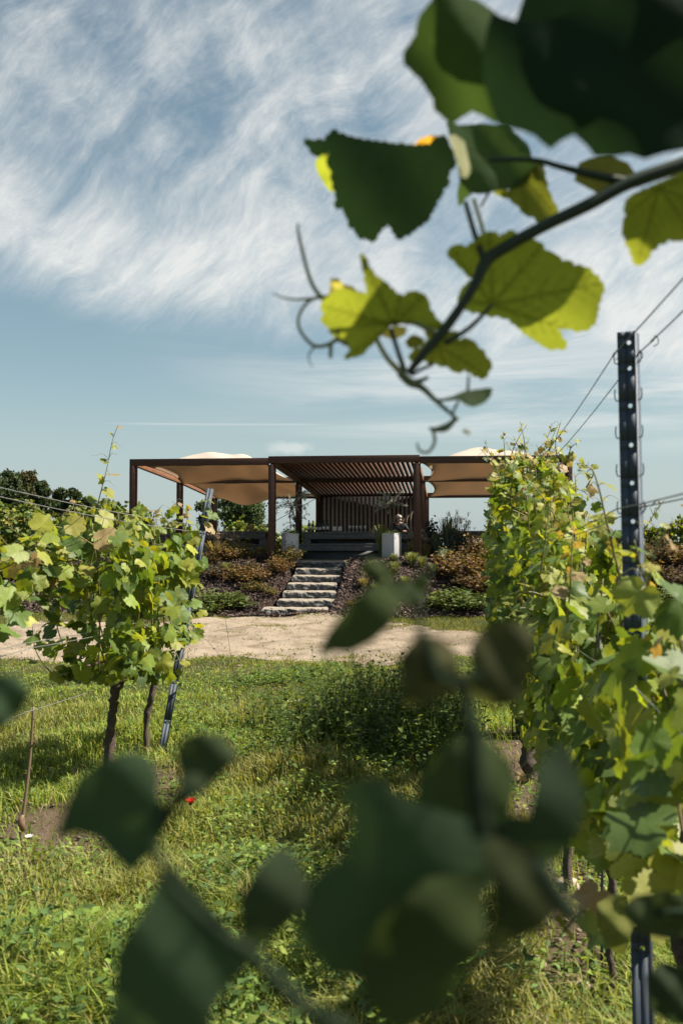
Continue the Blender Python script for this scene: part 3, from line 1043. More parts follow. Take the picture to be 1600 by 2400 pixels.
def leaves(m, pos, nor, tip, size, col, tpl, rg):
    """many leaves into MB m; arrays of positions, normals, tip directions, sizes, colours"""
    V2, F3, F4, ang, rad = tpl
    N = len(pos)
    if N == 0: return
    k = len(V2)
    nor = nor / np.linalg.norm(nor, axis=1, keepdims=True)
    tip = tip - nor * np.sum(tip * nor, 1, keepdims=True)
    tip = tip / np.maximum(np.linalg.norm(tip, axis=1, keepdims=True), 1e-6)
    sid = np.cross(tip, nor)
    x = V2[None, :, 0] * rg.uniform(0.88, 1.12, (N, 1)); y = V2[None, :, 1] * rg.uniform(0.92, 1.1, (N, 1))
    fold = rg.normal(0.10, 0.22, (N, 1)); droop = rg.normal(0.28, 0.22, (N, 1)); rip = rg.uniform(0.02, 0.10, (N, 1)); ph = rg.uniform(0, 6, (N, 1))
    z = -fold * np.abs(x) * 0.9 - droop * y * np.abs(y) * 0.6 + rip * np.sin(3 * ang[None] + ph) * rad[None] - 0.18 * rg.random((N, 1)) * x * x + rip * 0.6 * np.sin(7 * ang[None] + 2 * ph) * rad[None] ** 2
    s = size[:, None]
    W_ = pos[:, None, :] + (x * s)[..., None] * sid[:, None] + (y * s)[..., None] * tip[:, None] + (z * s)[..., None] * nor[:, None]
    base = (np.arange(N) * k)[:, None, None]
    jit = 1 + 0.10 * (rad[None, :, None] - 0.6) * rg.choice([-1, 1], (N, 1, 1))
    C = col[:, None, :] * jit
    m.add(W_.reshape(-1, 3), [(F3[None] + base).reshape(-1, 3), (F4[None] + base).reshape(-1, 4)], C.reshape(-1, 3))


GREENS = np.array([[0.165, 0.225, 0.038], [0.12, 0.185, 0.04], [0.205, 0.255, 0.042], [0.075, 0.125, 0.030], [0.09, 0.145, 0.034], [0.19, 0.23, 0.055], [0.26, 0.275, 0.045]])
TIPS = np.array([[0.27, 0.26, 0.055], [0.28, 0.19, 0.09], [0.25, 0.27, 0.05], [0.29, 0.22, 0.11], [0.24, 0.25, 0.05]])


def leaf_cols(n, rg, young=0.0):
    c = GREENS[rg.integers(0, len(GREENS), n)] * rg.uniform(0.8, 1.18, (n, 1))
    t = TIPS[rg.integers(0, len(TIPS), n)] * rg.uniform(0.85, 1.1, (n, 1))
    y = rg.random(n) < young
    c[y] = t[y]
    return c


def canopy_leaves(m, rg, n, row, d0, d1, zb, zt, half, size, tpl, young_top=True, tilt=(0, -0.35, 0.55), gap=0.34, xmin=None):
    """scatter n leaves through a trained row; row(d) is its centre line, zb / zt functions of d"""
    pos = []
    tries = 0
    while len(pos) < n and tries < n * 8:
        tries += 1
        d = rg.uniform(d0, d1)
        b, t = zb(d), zt(d)
        u = rg.random()
        z = b + (t - b) * u
        side = rg.choice([-1, 1])
        w = half * (1 - 0.35 * max(0, (u - 0.75) / 0.25)) * (0.6 + 0.4 * min(1, u * 4))
        lat = side * w * (rg.random() ** 0.55) * (1 + 0.35 * mnoise.noise(Vector((side * 9.0, d * 4.0, z * 4.0))))
        x = row(d) + lat
        if mnoise.noise(Vector((x * 3.4, d * 3.4, z * 3.4))) < 0.14 - gap and rg.random() < 0.9:
            continue
        if xmin is not None and x < xmin(d):
            continue
        pos.append((x, d, z, lat / half, u))
    a = np.array(pos)
    k = len(a)
    nor = np.stack([a[:, 3] * 0.8 + rg.normal(0, .65, k), tilt[1] * .7 + rg.normal(0, .75, k), tilt[2] + rg.normal(0, .55, k)], 1)
    tip = np.stack([a[:, 3] * 0.4 + rg.normal(0, .85, k), rg.normal(-0.1, .85, k), -0.75 + rg.normal(0, .6, k)], 1)
    up = np.clip((a[:, 4] - 0.80) / 0.2, 0, 1)
    sz = size * np.clip(rg.normal(0.86, 0.24, k), 0.35, 1.3) * (1 - 0.35 * up)
    col = leaf_cols(k, rg, 0.0) * rg.uniform(0.72, 1.2, (k, 1))
    yg = rg.random(k) < up * 0.45
    col[yg] = TIPS[rg.integers(0, len(TIPS), int(yg.sum()))]
    sz = np.where(yg, sz * 0.62, sz)
    leaves(m, a[:, :3], nor, tip, sz, col, tpl, rg)


def shoot(m_cane, m_leaf, pts, rg, r0=0.004, size=0.07, nl=8, young=0.5, tpl=TPL_MID, tendrils=2):
    p = spline(pts, 8)
    n = len(p)
    m_cane.tube(p, np.linspace(r0, r0 * 0.35, n), 6, (0.16, 0.15, 0.05))
    pos, nor, tip, sz = [], [], [], []
    for k in range(nl):
        f = (k + 0.6) / nl
        i = min(n - 2, int(f * (n - 1)))
        tg = p[i + 1] - p[i]; tg = tg / np.linalg.norm(tg)
        side = np.cross(tg, [0, 1, 0.2]) * (1 if k % 2 else -1) + rg.normal(0, .35, 3)
        side /= np.linalg.norm(side)
        s = size * (1 - 0.72 * f) * rg.uniform(0.8, 1.2)
        q = p[i] + side * s * 0.55
        m_cane.tube(spline([p[i], p[i] + side * s * 0.3 + np.array([0, 0, s * .12]), q], 3), r0 * 0.35, 5, (0.22, 0.20, 0.06))
        pos.append(q); nor.append(np.array([0.35, -0.45, 0.75]) + rg.normal(0, .4, 3)); tip.append(side + np.array([0, 0, -0.5])); sz.append(s)
    leaves(m_leaf, np.array(pos), np.array(nor), np.array(tip), np.array(sz), leaf_cols(nl, rg, young), tpl, rg)
    for k in range(tendrils):
        i = rg.integers(n // 3, n - 1)
        a = rg.uniform(-1, 1)
        q0 = p[i]; dx = np.array([a, rg.uniform(-.3, .3), rg.uniform(0.0, .7)]) * size * 1.6
        q = [q0 + dx * t + np.array([0, 0, 0.02 * math.sin(5 * t)]) for t in np.linspace(0, 1, 8)]
        m_cane.tube(q, np.linspace(0.0014, 0.0007, 8), 5, (0.24, 0.22, 0.08))


def trunk_mesh(m, pts, r, seed, rough=0.22, sides=11):
    p = spline(pts, 7)
    n = len(p)
    rg = np.random.default_rng(seed)
    p = p + rg.normal(0, 0.006, p.shape) * np.linspace(0.3, 1, n)[:, None]
    rad = np.interp(np.linspace(0, 1, n), np.linspace(0, 1, len(r)), r) * (1 + 0.12 * np.sin(np.arange(n) * 1.3 + seed))
    m.tube(p, rad, sides, (1, 1, 1), True, rough, seed)

# ------------------------------------------------------------------ steel trellis posts
def build_post(base, top, w, label, yaw, hole_z, hook_z, group='steel trellis posts', flange=0.05, rib=0.0):
    """rolled steel profile: perforated web, two flanges with lips, wire hooks; base and top are the ends of its centre line"""
    base = np.array(base, float); top = np.array(top, float)
    L = np.linalg.norm(top - base); axis = (top - base) / L
    root = empty('trellis_post', base, label, 'vineyard post', group)
    nrm = np.array([math.sin(yaw), -math.cos(yaw), 0.0])             # outward normal of the web
    nrm -= axis * nrm.dot(axis); nrm /= np.linalg.norm(nrm)
    side = np.cross(axis, nrm); side /= np.linalg.norm(side)          # to the right when seen from the camera
    if side[0] < 0: side = -side
    def pt(a, z, dpt): return base + axis * z + side * a - nrm * dpt
    # web with real holes
    m = MB()
    hz = sorted(hole_z)
    r = 0.0055
    off = w * 0.16
    cuts = [0.0]
    for h in hz: cuts += [h - 0.012, h + 0.012]
    cuts.append(L)
    k = 12
    for i in range(len(cuts) - 1):
        z0, z1 = cuts[i], cuts[i + 1]
        if i % 2 == 0:
            if z1 - z0 > 1e-4:
                for a0, a1, dd0, dd1 in ((-w / 2, -w * .12, 0, 0), (-w * .12, -w * .04, 0, rib), (-w * .04, off + .012, rib, rib), (off + .012, w / 2, rib, 0)):
                    m.add([pt(a0, z0, dd0), pt(a1, z0, dd1), pt(a1, z1, dd1), pt(a0, z1, dd0)], [np.array([[0, 1, 2, 3]])])
        else:
            for a0, a1, dd0, dd1 in ((-w / 2, -w * .12, 0, 0), (-w * .12, -w * .04, 0, rib), (-w * .04, off - .012, rib, rib), (off + .012, w / 2, rib, 0)):
                m.add([pt(a0, z0, dd0), pt(a1, z0, dd1), pt(a1, z1, dd1), pt(a0, z1, dd0)], [np.array([[0, 1, 2, 3]])])
            zc = (z0 + z1) / 2; hh = (z1 - z0) / 2
            ang = (np.arange(k) + 0.5) / k * 2 * np.pi
            sq = []
            for t in ang:
                c, s = math.cos(t), math.sin(t); q = max(abs(c), abs(s))
                sq.append(pt(off + c / q * .012, zc + s / q * hh, rib))
            ci = [pt(off + r * math.cos(t), zc + r * 1.05 * math.sin(t), rib) for t in ang]
            i_ = np.arange(k); j_ = (i_ + 1) % k
            m.add(sq + ci, [np.stack([i_, j_, k + j_, k + i_], 1)])
            # corners of the square ring
            cs = [pt(off + a * .012, zc + b * hh, rib) for a, b in ((1, 1), (-1, 1), (-1, -1), (1, -1))]
            for q, (ia, ib) in zip(cs, ((1, 1), (4, 4), (7, 7), (10, 10))):
                m.add([sq[ia], q, sq[(ia + 1) % k]], [np.array([[0, 1, 2]])]) if False else None
                a, b = {1: (1, 1), 4: (4, 4), 7: (7, 7), 10: (10, 10)}[ia]
                m.add([sq[ia], q, sq[(ia + 1) % k]], [np.array([[0, 1, 2]])])
    # closed rounded top edge
    o = m.build('web', M['steel'], root)
    so = o.modifiers.new('t', 'SOLIDIFY'); so.thickness = 0.0016
    for q, nm in ((1, 'flange'), (-1, 'flange')):
        m = MB()
        a = q * w / 2
        m.add([pt(a, 0, 0), pt(a, L, 0), pt(a + q * .002, L, flange), pt(a + q * .002, 0, flange), pt(a - q * .012, 0, flange), pt(a - q * .012, L, flange)],
              [np.array([[0, 1, 2, 3], [3, 2, 5, 4]])])
        o = m.build(nm, M['steel'], root)
        so = o.modifiers.new('t', 'SOLIDIFY'); so.thickness = 0.0016
    for z in hook_z:
        for q in (-1, 1):
            m = MB()
            c = pt(q * w / 2, z, flange * 0.35)
            u = side * q; v = axis
            pts = [c - v * .012, c + u * .004 - v * .016, c + u * .010 - v * .014, c + u * .0125, c + u * .011 + v * .016]
            m.tube(spline(pts, 4), 0.0016, 6)
            m.build('wire_hook', M['steel'], root, True)
    return root


def z_at(py, d): return P(800, py, d).z


pb = (0.775, 2.6, float(H(0.775, 2.6)) - 0.05)
zt = z_at(776, 2.6)
dz = (zt - pb[2])
pt_top = P(1465, 777, 2.6)
hz = [z_at(q, 2.6) - pb[2] for q in (803, 863, 951, 1043, 1132, 1222)] + [z_at(1222, 2.6) - pb[2] - 0.1 * k for k in range(1, 12)]
kz = [z_at(q, 2.6) - pb[2] for q in (834, 922, 1010, 1100, 1188)] + [z_at(1188, 2.6) - pb[2] - 0.1 * k for k in range(1, 4)]
build_post(pb, tuple(pt_top), 0.045, 'tall dark steel trellis post with round holes, standing in the right vine row', math.radians(-26), hz, kz, rib=0.002)
lb = (-1.36, 7.5, float(H(-1.36, 7.5)) - 0.05)
lt = P(492, 1145, 8.05)
build_post(lb, tuple(lt), 0.050, 'leaning steel trellis post at the end of the left vine row', math.radians(-4),
           [0.3 * k for k in range(1, 7)], [0.4 * k for k in range(1, 5)], flange=0.024)
rb = (1.43, 7.9, float(H(1.43, 7.9)) - 0.05)
rt = (1.45, 8.0, 2.0)
build_post(rb, rt, 0.058, 'dark steel post half hidden in leaves inside the right vine row', math.radians(-24),
           [0.15 * k for k in range(1, 14)], [0.2 * k for k in range(2, 11)])


eb = (1.74, 10.2, float(H(1.74, 10.2)) - 0.05)
build_post(eb, (1.80, 10.75, 1.95), 0.058, 'leaning dark steel post behind the leaves at the path end of the right row', math.radians(-24),
           [0.15 * k for k in range(1, 14)], [0.2 * k for k in range(2, 11)])


# ------------------------------------------------------------------ wires
def wire(pts, label, r=0.0016, mat='wire', group='trellis wires', knots=()):
    pts = [np.asarray(tuple(p), float) for p in pts]
    m = MB()
    q = []
    for a, b in zip(pts[:-1], pts[1:]):
        t = np.linspace(0, 1, 14)[:-1, None]
        L = np.linalg.norm(b - a)
        sagz = -0.002 * L * L * 4 * t * (1 - t)
        seg = a * (1 - t) + b * t
        seg[:, 2] += sagz[:, 0]
        q.append(seg)
    q.append(pts[-1][None])
    q = np.concatenate(q)
    m.tube(q, r, 6)
    for (i, s) in knots:
        c = q[min(len(q) - 1, int(i * (len(q) - 1)))]
        m.tube([c + np.array([-.004, -.012, 0]), c + np.array([.003, 0, .003]), c + np.array([0, .012, -.002])], [s * .5, s, s * .5], 6, rough=0.4)
        m.tube(spline([c, c + np.array([.008, -.01, .012]), c + np.array([.016, .0, -.004]), c + np.array([.006, .008, -.012])], 4), 0.0012, 5)
    o = m.build('trellis_wire', M[mat], None, True)
    return tag(o, label, 'wire', group)


pr = Vector((1, 0, 0))
ptop = Vector(pt_top)
def onpost(z): 
    f = (z - pb[2]) / (pt_top[2] - pb[2])
    return np.array([pb[0] + (pt_top[0] - pb[0]) * f, 2.6, z])
zA = z_at(828, 2.6); zB = z_at(905, 2.6)
for (dx, lab, ra) in ((-0.030, 'upper steel wire on the left side of the tall holed post', z_at(830, 2.6)),
                      (0.030, 'upper steel wire on the right side of the tall holed post', z_at(832, 2.6))):
    p0 = onpost(ra) + np.array([dx, 0.01, 0])
    far = np.array([rowR(7.9) + dx, 8.0, ra + 0.02]); near = np.array([rowR(0.2) + dx + 0.04, 0.2, ra + 0.05])
    wire([far, p0, near], lab, 0.0017, knots=((0.52, 0.004), (0.545, 0.0035)) if dx > 0 else ((0.5, 0.003),))
zM = z_at(1192, 2.6)
for (dx, lab, o_) in ((-0.030, 'middle wire running behind the tall holed post among the shoots', 0.0), (0.030, 'middle wire twisted in a knot at the tall holed post', 0.004)):
    p0 = onpost(zM + o_) + np.array([dx, 0.01, 0])
    far = np.array([rowR(7.9) + dx, 8.0, zM - 0.03]); near = np.array([rowR(0.4) + dx, 0.4, zM + 0.03 + o_])
    wire([far, p0, near], lab, 0.0017, knots=((0.515, 0.008), (0.56, 0.003)) if dx > 0 else ((0.47, 0.005),))
zc_ = 0.86
wire([(rowR(7.9), 7.9, zc_), (rowR(2.6) - 0.02, 2.58, zc_ + 0.0), (rowR(0.6), 0.6, zc_)], 'lowest pale wire under the canopy of the right vine row', 0.0017, 'bright_wire')
zc_ = 1.18
wire([(rowR(7.9) - .05, 7.9, zc_), (rowR(2.6) - 0.035, 2.6, zc_ + 0.02), (rowR(0.6) - .05, 0.6, zc_)], 'pale wire through the middle of the right vine canopy', 0.0017, 'bright_wire')
# left row
ltp = np.array(tuple(lt)); lbp = np.array(lb)
def onleft(z): return lbp + (ltp - lbp) * ((z - lbp[2]) / (ltp[2] - lbp[2]))
for z, dx, lab in ((1.86, -.03, 'topmost pale wire running up to the leaning left post'), (1.80, .03, 'second pale wire from the top at the leaning left post')):
    wire([onleft(z - 0.16) + np.array([dx, 0, 0]), (rowL(4.8) + dx, 4.8, z - .01), (rowL(3.0) + dx, 3.0, z + .03)], lab, 0.0022, 'bright_wire')
for z, dx, lab in ((1.02, -.03, 'lower wire wrapped round the leaning left post, left side'), (1.00, .03, 'lower wire wrapped round the leaning left post, right side'),
                   (0.66, 0.0, 'lowest wire carrying the old vine arm in the left row')):
    wire([onleft(z) + np.array([dx, 0, 0]), (rowL(5.3) + dx, 5.3, z), (rowL(3.0) + dx, 3.0, z)], lab, 0.002, 'bright_wire')
an = PD(545, 1618, 9.4)
wire([onleft(1.93), (an.x, an.y, float(H(an.x, an.y)) + 0.14)], 'thin anchor wire from the leaning left post down to the ground', 0.0016, 'wire', 'anchor wires', ((0.97, 0.012), (0.99, 0.010)))
wire([onleft(0.98), (onleft(0.98)[0] + 0.62, 9.1, 0.78 * 0 + float(H(-0.7, 9.1)) + 0.02)], 'thin slack wire end dropping from the leaning left post to the grass', 0.0012, 'wire', 'anchor wires')
a_ = (an.x, an.y, float(H(an.x, an.y)))
root = empty('ground_anchor', a_, 'small steel ground anchor with a ring in the grass right of the leaning post', 'ground anchor')
m = MB(); m.tube([np.array(a_) + np.array([0, 0, -.1]), np.array(a_) + np.array([0, 0, .12])], .008, 8); m.build('rod', M['steel'], root, True)
m = MB(); m.tube([np.array(a_) + np.array([.02 * math.sin(t), 0, .14 + .02 * math.cos(t)]) for t in np.linspace(0, 6.28, 14)], .004, 6); m.build('ring', M['steel'], root, True)


# ------------------------------------------------------------------ grapevines
def vine(label, base, trunk_pts, trunk_r, row, d0, d1, zb, zt, half, n, size, seed, tpl=TPL_MID, arms=True, shoots=(), group='grapevines in the right row', xmin=None, stake=None, gap=0.34, tilt=(0, -0.35, 0.55)):
    root = empty('grapevine', base, label, 'grapevine', group)
    rg = np.random.default_rng(seed)
    m = MB(); trunk_mesh(m, trunk_pts, trunk_r, seed); m.build('trunk', M['bark'], root, True)
    head = np.asarray(tuple(trunk_pts[-1]), float)
    # arms along the wire and upright canes
    m = MB()
    for k in range(max(4, int((d1 - d0) * 7))):
        d = rg.uniform(d0, d1)
        x = row(d) + rg.uniform(-.5, .5) * half
        if xmin is not None and x < xmin(d): continue
        t = zt(d)
        b = np.array([row(d), d, zb(d) + .02])
        p = spline([b, b + (np.array([x, d + rg.uniform(-.15, .15), t]) - b) * .5 + rg.normal(0, .04, 3), np.array([x + rg.uniform(-.1, .1), d + rg.uniform(-.2, .2), t * 0.98])], 6)
        if xmin is not None and np.any(p[:, 0] < xmin(d)): continue
        m.tube(p, np.linspace(.0055, .0028, len(p)), 6, (0.17, 0.13, 0.05) if rg.random() < .5 else (0.12, 0.085, 0.045))
    if arms:
        for dd in (d0 + 0.1, d1 - 0.1):
            e = np.array([row(dd), dd, zb(dd) + 0.03])
            p = spline([head, head * .5 + e * .5 + np.array([0, 0, .05]), e], 6)
            m.tube(p, np.linspace(.013, .006, len(p)), 8, (0.12, 0.085, 0.06), True, .15, seed)
    lm = MB()
    for (pts, nl, sz, yg, td) in shoots:
        shoot(m, lm, pts, rg, 0.0042, sz, nl, yg, tpl, td)
    if m.n: m.build('canes', M['cane'], root, True)
    canopy_leaves(lm, rg, n, row, d0, d1, zb, zt, half, size, tpl, xmin=xmin, gap=gap, tilt=tilt)
    lm.build('foliage', M['vine_leaf'], root, True)
    return root


def G(x, y, dz=0.0): return np.array([x, y, float(H(x, y)) + dz])


ZT_R = lambda d: float(np.interp(d, [1.5, 2.4, 3.0, 3.6, 4.3, 5.0, 5.8, 6.6, 7.5, 9.0, 9.8, 10.3], [1.38, 1.36, 1.40, 1.50, 1.62, 1.76, 1.95, 2.12, 2.22, 2.30, 2.24, 1.9]))
ZB_R = lambda d: float(np.interp(d, [1.5, 2.1, 2.6, 3.5, 5, 7, 8.5, 10.3], [0.95, 0.80, 0.68, 0.54, 0.54, 0.56, 0.56, 0.5]))


def upright(d, dx, z0, z1, lean, rg_):
    x = rowR(d) + dx
    return [(x, d, z0), (x + lean * .3, d - .02, z0 + (z1 - z0) * .4), (x + lean * .8, d, z0 + (z1 - z0) * .75), (x + lean * 1.3, d + .03, z1)]


RS = np.random.default_rng(3)


def px_shoot(pts, nl, sz, yg, td=2):
    return ([tuple(PD(x, y, d)) for x, y, d in pts], nl, sz, yg, td)


right = [
    ('farthest vine closing the right row near the path, with young shoots on top', 9.35, 1.62, (0.045, 0.04, 0.05), 8.45, 10.15, 680, 0.074,
     [px_shoot([(1160, 1130, 9.6), (1140, 1070, 9.6), (1150, 1030, 9.6)], 6, .06, .8)]),
    ('vine second from the far end of the right row, tall young shoots above its top', 8.0, 1.42, (0.045, 0.04, 0.055), 7.2, 8.5, 720, 0.074,
     [px_shoot([(1195, 1160, 8.0), (1150, 1100, 8.0), (1128, 1050, 8.0), (1110, 1010, 8.0)], 9, .07, .8), px_shoot([(1215, 1130, 7.9), (1200, 1060, 7.9), (1215, 1005, 7.9)], 6, .05, .8),
      px_shoot([(1150, 1180, 8.1), (1130, 1120, 8.1), (1122, 1085, 8.1)], 7, .08, .7, 1), px_shoot([(1235, 1120, 7.6), (1245, 1060, 7.6), (1230, 1020, 7.6)], 5, .055, .7, 1)]),
    ('vine with a thick gnarled trunk and a dark stake in the right row', 6.75, 1.29, (0.06, 0.05, 0.06), 6.15, 7.4, 680, 0.076,
     [px_shoot([(1262, 1090, 6.9), (1258, 1040, 6.9), (1285, 1000, 6.9), (1300, 985, 6.9)], 7, .06, .8), px_shoot([(1300, 1070, 6.6), (1310, 1030, 6.6), (1335, 1010, 6.6)], 6, .06, .9),
      px_shoot([(1285, 1080, 6.5), (1275, 1020, 6.5), (1288, 965, 6.5)], 6, .05, .9, 1)]),
    ('vine with a slim trunk in the middle of the right row', 5.6, 1.14, (0.024, 0.02, 0.025), 4.95, 6.3, 620, 0.07, [px_shoot([(1345, 1120, 5.6), (1362, 1085, 5.6), (1340, 1066, 5.6), (1322, 1064, 5.6)], 6, .06, .8)]),
    ('vine with a thin bent trunk left of the tall holed post', 4.4, 0.99, (0.022, 0.016, 0.022), 3.9, 5.1, 500, 0.07, [px_shoot([(1420, 1280, 4.2), (1390, 1190, 4.2), (1376, 1130, 4.2)], 5, .07, .8)]),
    ('vine on a thin stake just behind the tall holed post', 3.5, 0.94, (0.015, 0.012, 0.018), 2.95, 4.05, 340, 0.07, [px_shoot([(1452, 1430, 2.75), (1430, 1350, 2.75), (1405, 1255, 2.75), (1388, 1180, 2.75), (1362, 1085, 2.75), (1330, 1068, 2.75)], 9, .07, .4)]),
    ('nearest vine of the right row in view, large sunlit leaves at the frame edge', 2.45, 0.86, (0.045, 0.035, 0.04), 1.75, 3.05, 230, 0.072,
     [px_shoot([(1475, 1420, 2.3), (1490, 1330, 2.3), (1510, 1250, 2.3), (1545, 1195, 2.3)], 6, .065, .35), px_shoot([(1520, 1420, 2.2), (1480, 1330, 2.2), (1455, 1240, 2.2)], 4, .08, .2, 1)]),
]
for k, (lab, d, x, rr, d0, d1, n, size, sh) in enumerate(right):
    sh = list(sh)
    for q in range((5, 7, 6, 4, 3, 2, 0)[k]):
        dd = RS.uniform(d0, d1)
        z0 = ZT_R(dd) - .15
        ln = RS.uniform(.22, .42) * (1.0 if k < 3 else .8)
        sh.append((upright(dd, RS.uniform(-.22, .25), z0, z0 + ln, RS.uniform(-.12, .14), RS), int(RS.integers(5, 9)), RS.uniform(.045, .065), .75, 2))
    # side shoots that break the even face of the row
    for q in range((4, 6, 6, 5, 4, 3, 3)[k]):
        dd = RS.uniform(d0, d1); zz = RS.uniform(.75, ZT_R(dd) - .2); sg = RS.choice([-1, 1])
        x0 = rowR(dd) + .05 + sg * .12
        sh.append(([(x0, dd, zz), (x0 + sg * .14, dd - .06, zz + .05), (x0 + sg * .24, dd - .10, zz - .02)], 5, RS.uniform(.07, .09), .25, 1))
    lean = RS.uniform(-.04, .04)
    h = 0.62 if k != 5 else 0.75
    tp = [G(x, d, -.06), G(x + lean, d + .03, .2), G(x - lean * .5, d, .42), G(x + lean, d + .02, h)]
    hf = 0.22 if d > 5 else (0.20 if d > 3 else 0.18)
    vine(lab, tuple(G(x, d)), tp, rr, lambda q: rowR(q) + (0.05 if q < 5 else 0.0), d0, d1, ZB_R, ZT_R, hf, n, size, 100 + k, TPL_HI if d < 4 else TPL_MID, True, sh)
for (d, x, lab) in ((8.0, 1.36, 'thin dark stake close to the half hidden steel post in the right row'), (6.3, 1.32, 'thin dark stake beside the thick gnarled trunk in the right row'),
                    (3.72, 0.955, 'thin dark stake at the slim vine left of the tall holed post')):
    m = MB(); m.tube([G(x, d, -.1), G(x + .01, d, .6), G(x + .005, d, 1.25)], 0.0055, 7)
    tag(m.build('vine_stake', M['steel'], None, True), lab, 'stake', 'thin stakes beside the vines')

# left row
left_zt = lambda d: float(np.interp(d, [5.9, 6.3, 6.8, 7.3, 7.8, 8.1], [1.35, 1.72, 1.82, 1.80, 1.86, 1.80]))
left_zb = lambda d: float(np.interp(d, [5.9, 6.4, 7.0, 7.8], [0.84, 0.70, 0.58, 0.66]))
b1 = G(-1.63, 7.0)
vine('gnarled old vine with a thick twisted trunk in the left row', tuple(b1), [b1 + np.array([0, 0, -.06]), b1 + np.array([.02, 0, .25]), b1 + np.array([.035, .0, .45]), b1 + np.array([.05, .02, .60]), b1 + np.array([.10, .03, .68])],
     (0.038, 0.031, 0.028, 0.030, 0.05, 0.032), rowL, 6.05, 7.3, left_zb, left_zt, 0.33, 580, 0.078, 201, TPL_MID, True,
     [px_shoot([(215, 1200, 6.6), (232, 1130, 6.5), (245, 1080, 6.5), (258, 1015, 6.5), (272, 975, 6.5)], 9, .085, .45, 4),
      px_shoot([(190, 1330, 6.4), (120, 1240, 6.2), (95, 1190, 6.1)], 6, .10, .35), px_shoot([(230, 1260, 6.3), (130, 1210, 5.9), (40, 1250, 5.6)], 6, .11, .4),
      px_shoot([(150, 1500, 6.5), (125, 1400, 6.4), (140, 1290, 6.4)], 6, .10, .2), px_shoot([(180, 1360, 6.3), (110, 1300, 6.1), (30, 1290, 5.8), (-40, 1310, 5.6)], 9, .10, .25), px_shoot([(190, 1290, 6.4), (100, 1260, 6.1), (20, 1210, 5.8)], 8, .09, .4), px_shoot([(150, 1400, 6.3), (80, 1350, 6.0), (10, 1340, 5.8)], 7, .10, .15), px_shoot([(130, 1560, 6.4), (85, 1500, 6.3), (75, 1440, 6.3)], 4, .10, .1), px_shoot([(185, 1240, 6.7), (165, 1140, 6.7)], 5, .07, .8)],
     'grapevines in the left row', gap=0.3)
b2 = G(-1.44, 7.5)
vine('slim young vine in front of the leaning left post', tuple(b2), [b2 + np.array([0, 0, -.06]), b2 + np.array([-.02, 0, .2]), b2 + np.array([.015, 0, .42]), b2 + np.array([.05, 0, .62]), b2 + np.array([.07, 0, .72])],
     (0.026, 0.02, 0.024, 0.03, 0.035), rowL, 7.15, 7.95, lambda d: 0.80, left_zt, 0.27, 330, 0.074, 202, TPL_MID, True,
     [px_shoot([(470, 1210, 7.7), (485, 1170, 7.7), (470, 1140, 7.7)], 6, .08, .3), px_shoot([(420, 1230, 7.6), (430, 1180, 7.6), (395, 1150, 7.6)], 6, .06, .8),
      px_shoot([(340, 1230, 7.4), (355, 1180, 7.4), (370, 1165, 7.4)], 5, .06, .9), px_shoot([(400, 1490, 7.6), (420, 1540, 7.6), (415, 1580, 7.6)], 5, .075, .3, 1)],
     'grapevines in the left row', gap=0.3)
b3 = G(-1.76, 4.55)
vine('near vine at the left edge of the frame reaching in with large leaves', tuple(b3), [b3 + np.array([0, 0, -.06]), b3 + np.array([.02, 0, .3]), b3 + np.array([0, 0, .68])], (0.04, 0.035, 0.045), lambda d: rowL(d) - 0.06, 4.1, 5.1,
     lambda d: 1.2, lambda d: 1.66, 0.34, 110, 0.088, 203, TPL_HI, True,
     [px_shoot([(-60, 1330, 4.6), (20, 1300, 4.5), (75, 1260, 4.5), (110, 1215, 4.5)], 6, .11, .3), px_shoot([(-40, 1420, 4.6), (30, 1400, 4.6), (90, 1350, 4.5)], 5, .11, .1)],
     'grapevines in the left row', gap=0.1)
b4 = G(-1.735, 5.48)
root = empty('young_vine', b4, 'bare young vine cane tied to a stake, left of the thick trunk', 'young vine')
m = MB(); m.tube(spline([b4 + np.array([-.02, 0, -.05]), b4 + np.array([0, 0, .12]), b4 + np.array([.03, .02, .45]), b4 + np.array([.045, .02, .72])], 8), np.linspace(.012, .006, 25), 8, (0.16, 0.11, 0.075), True, .15)
m.tube([b4 + np.array([.005, 0, .2]), b4 + np.array([-.03, 0, .23])], [.007, .003], 6, (0.16, 0.11, 0.075))
m.tube([b4 + np.array([.03, .02, .5]), b4 + np.array([.055, .0, .52]), b4 + np.array([.075, .0, .56])], [.006, .005, .003], 6, (0.16, 0.11, 0.075))
m.build('stem', M['cane'], root, True)
m = MB(); m.tube([b4 + np.array([.0, .0, .05]), b4 + np.array([-.012, 0, .1]), b4 + np.array([0, 0, .14])], [.014, .02, .012], 8, (0.2, 0.13, 0.08), True, .2)
m.build('graft_knob', M['cane'], root, True)


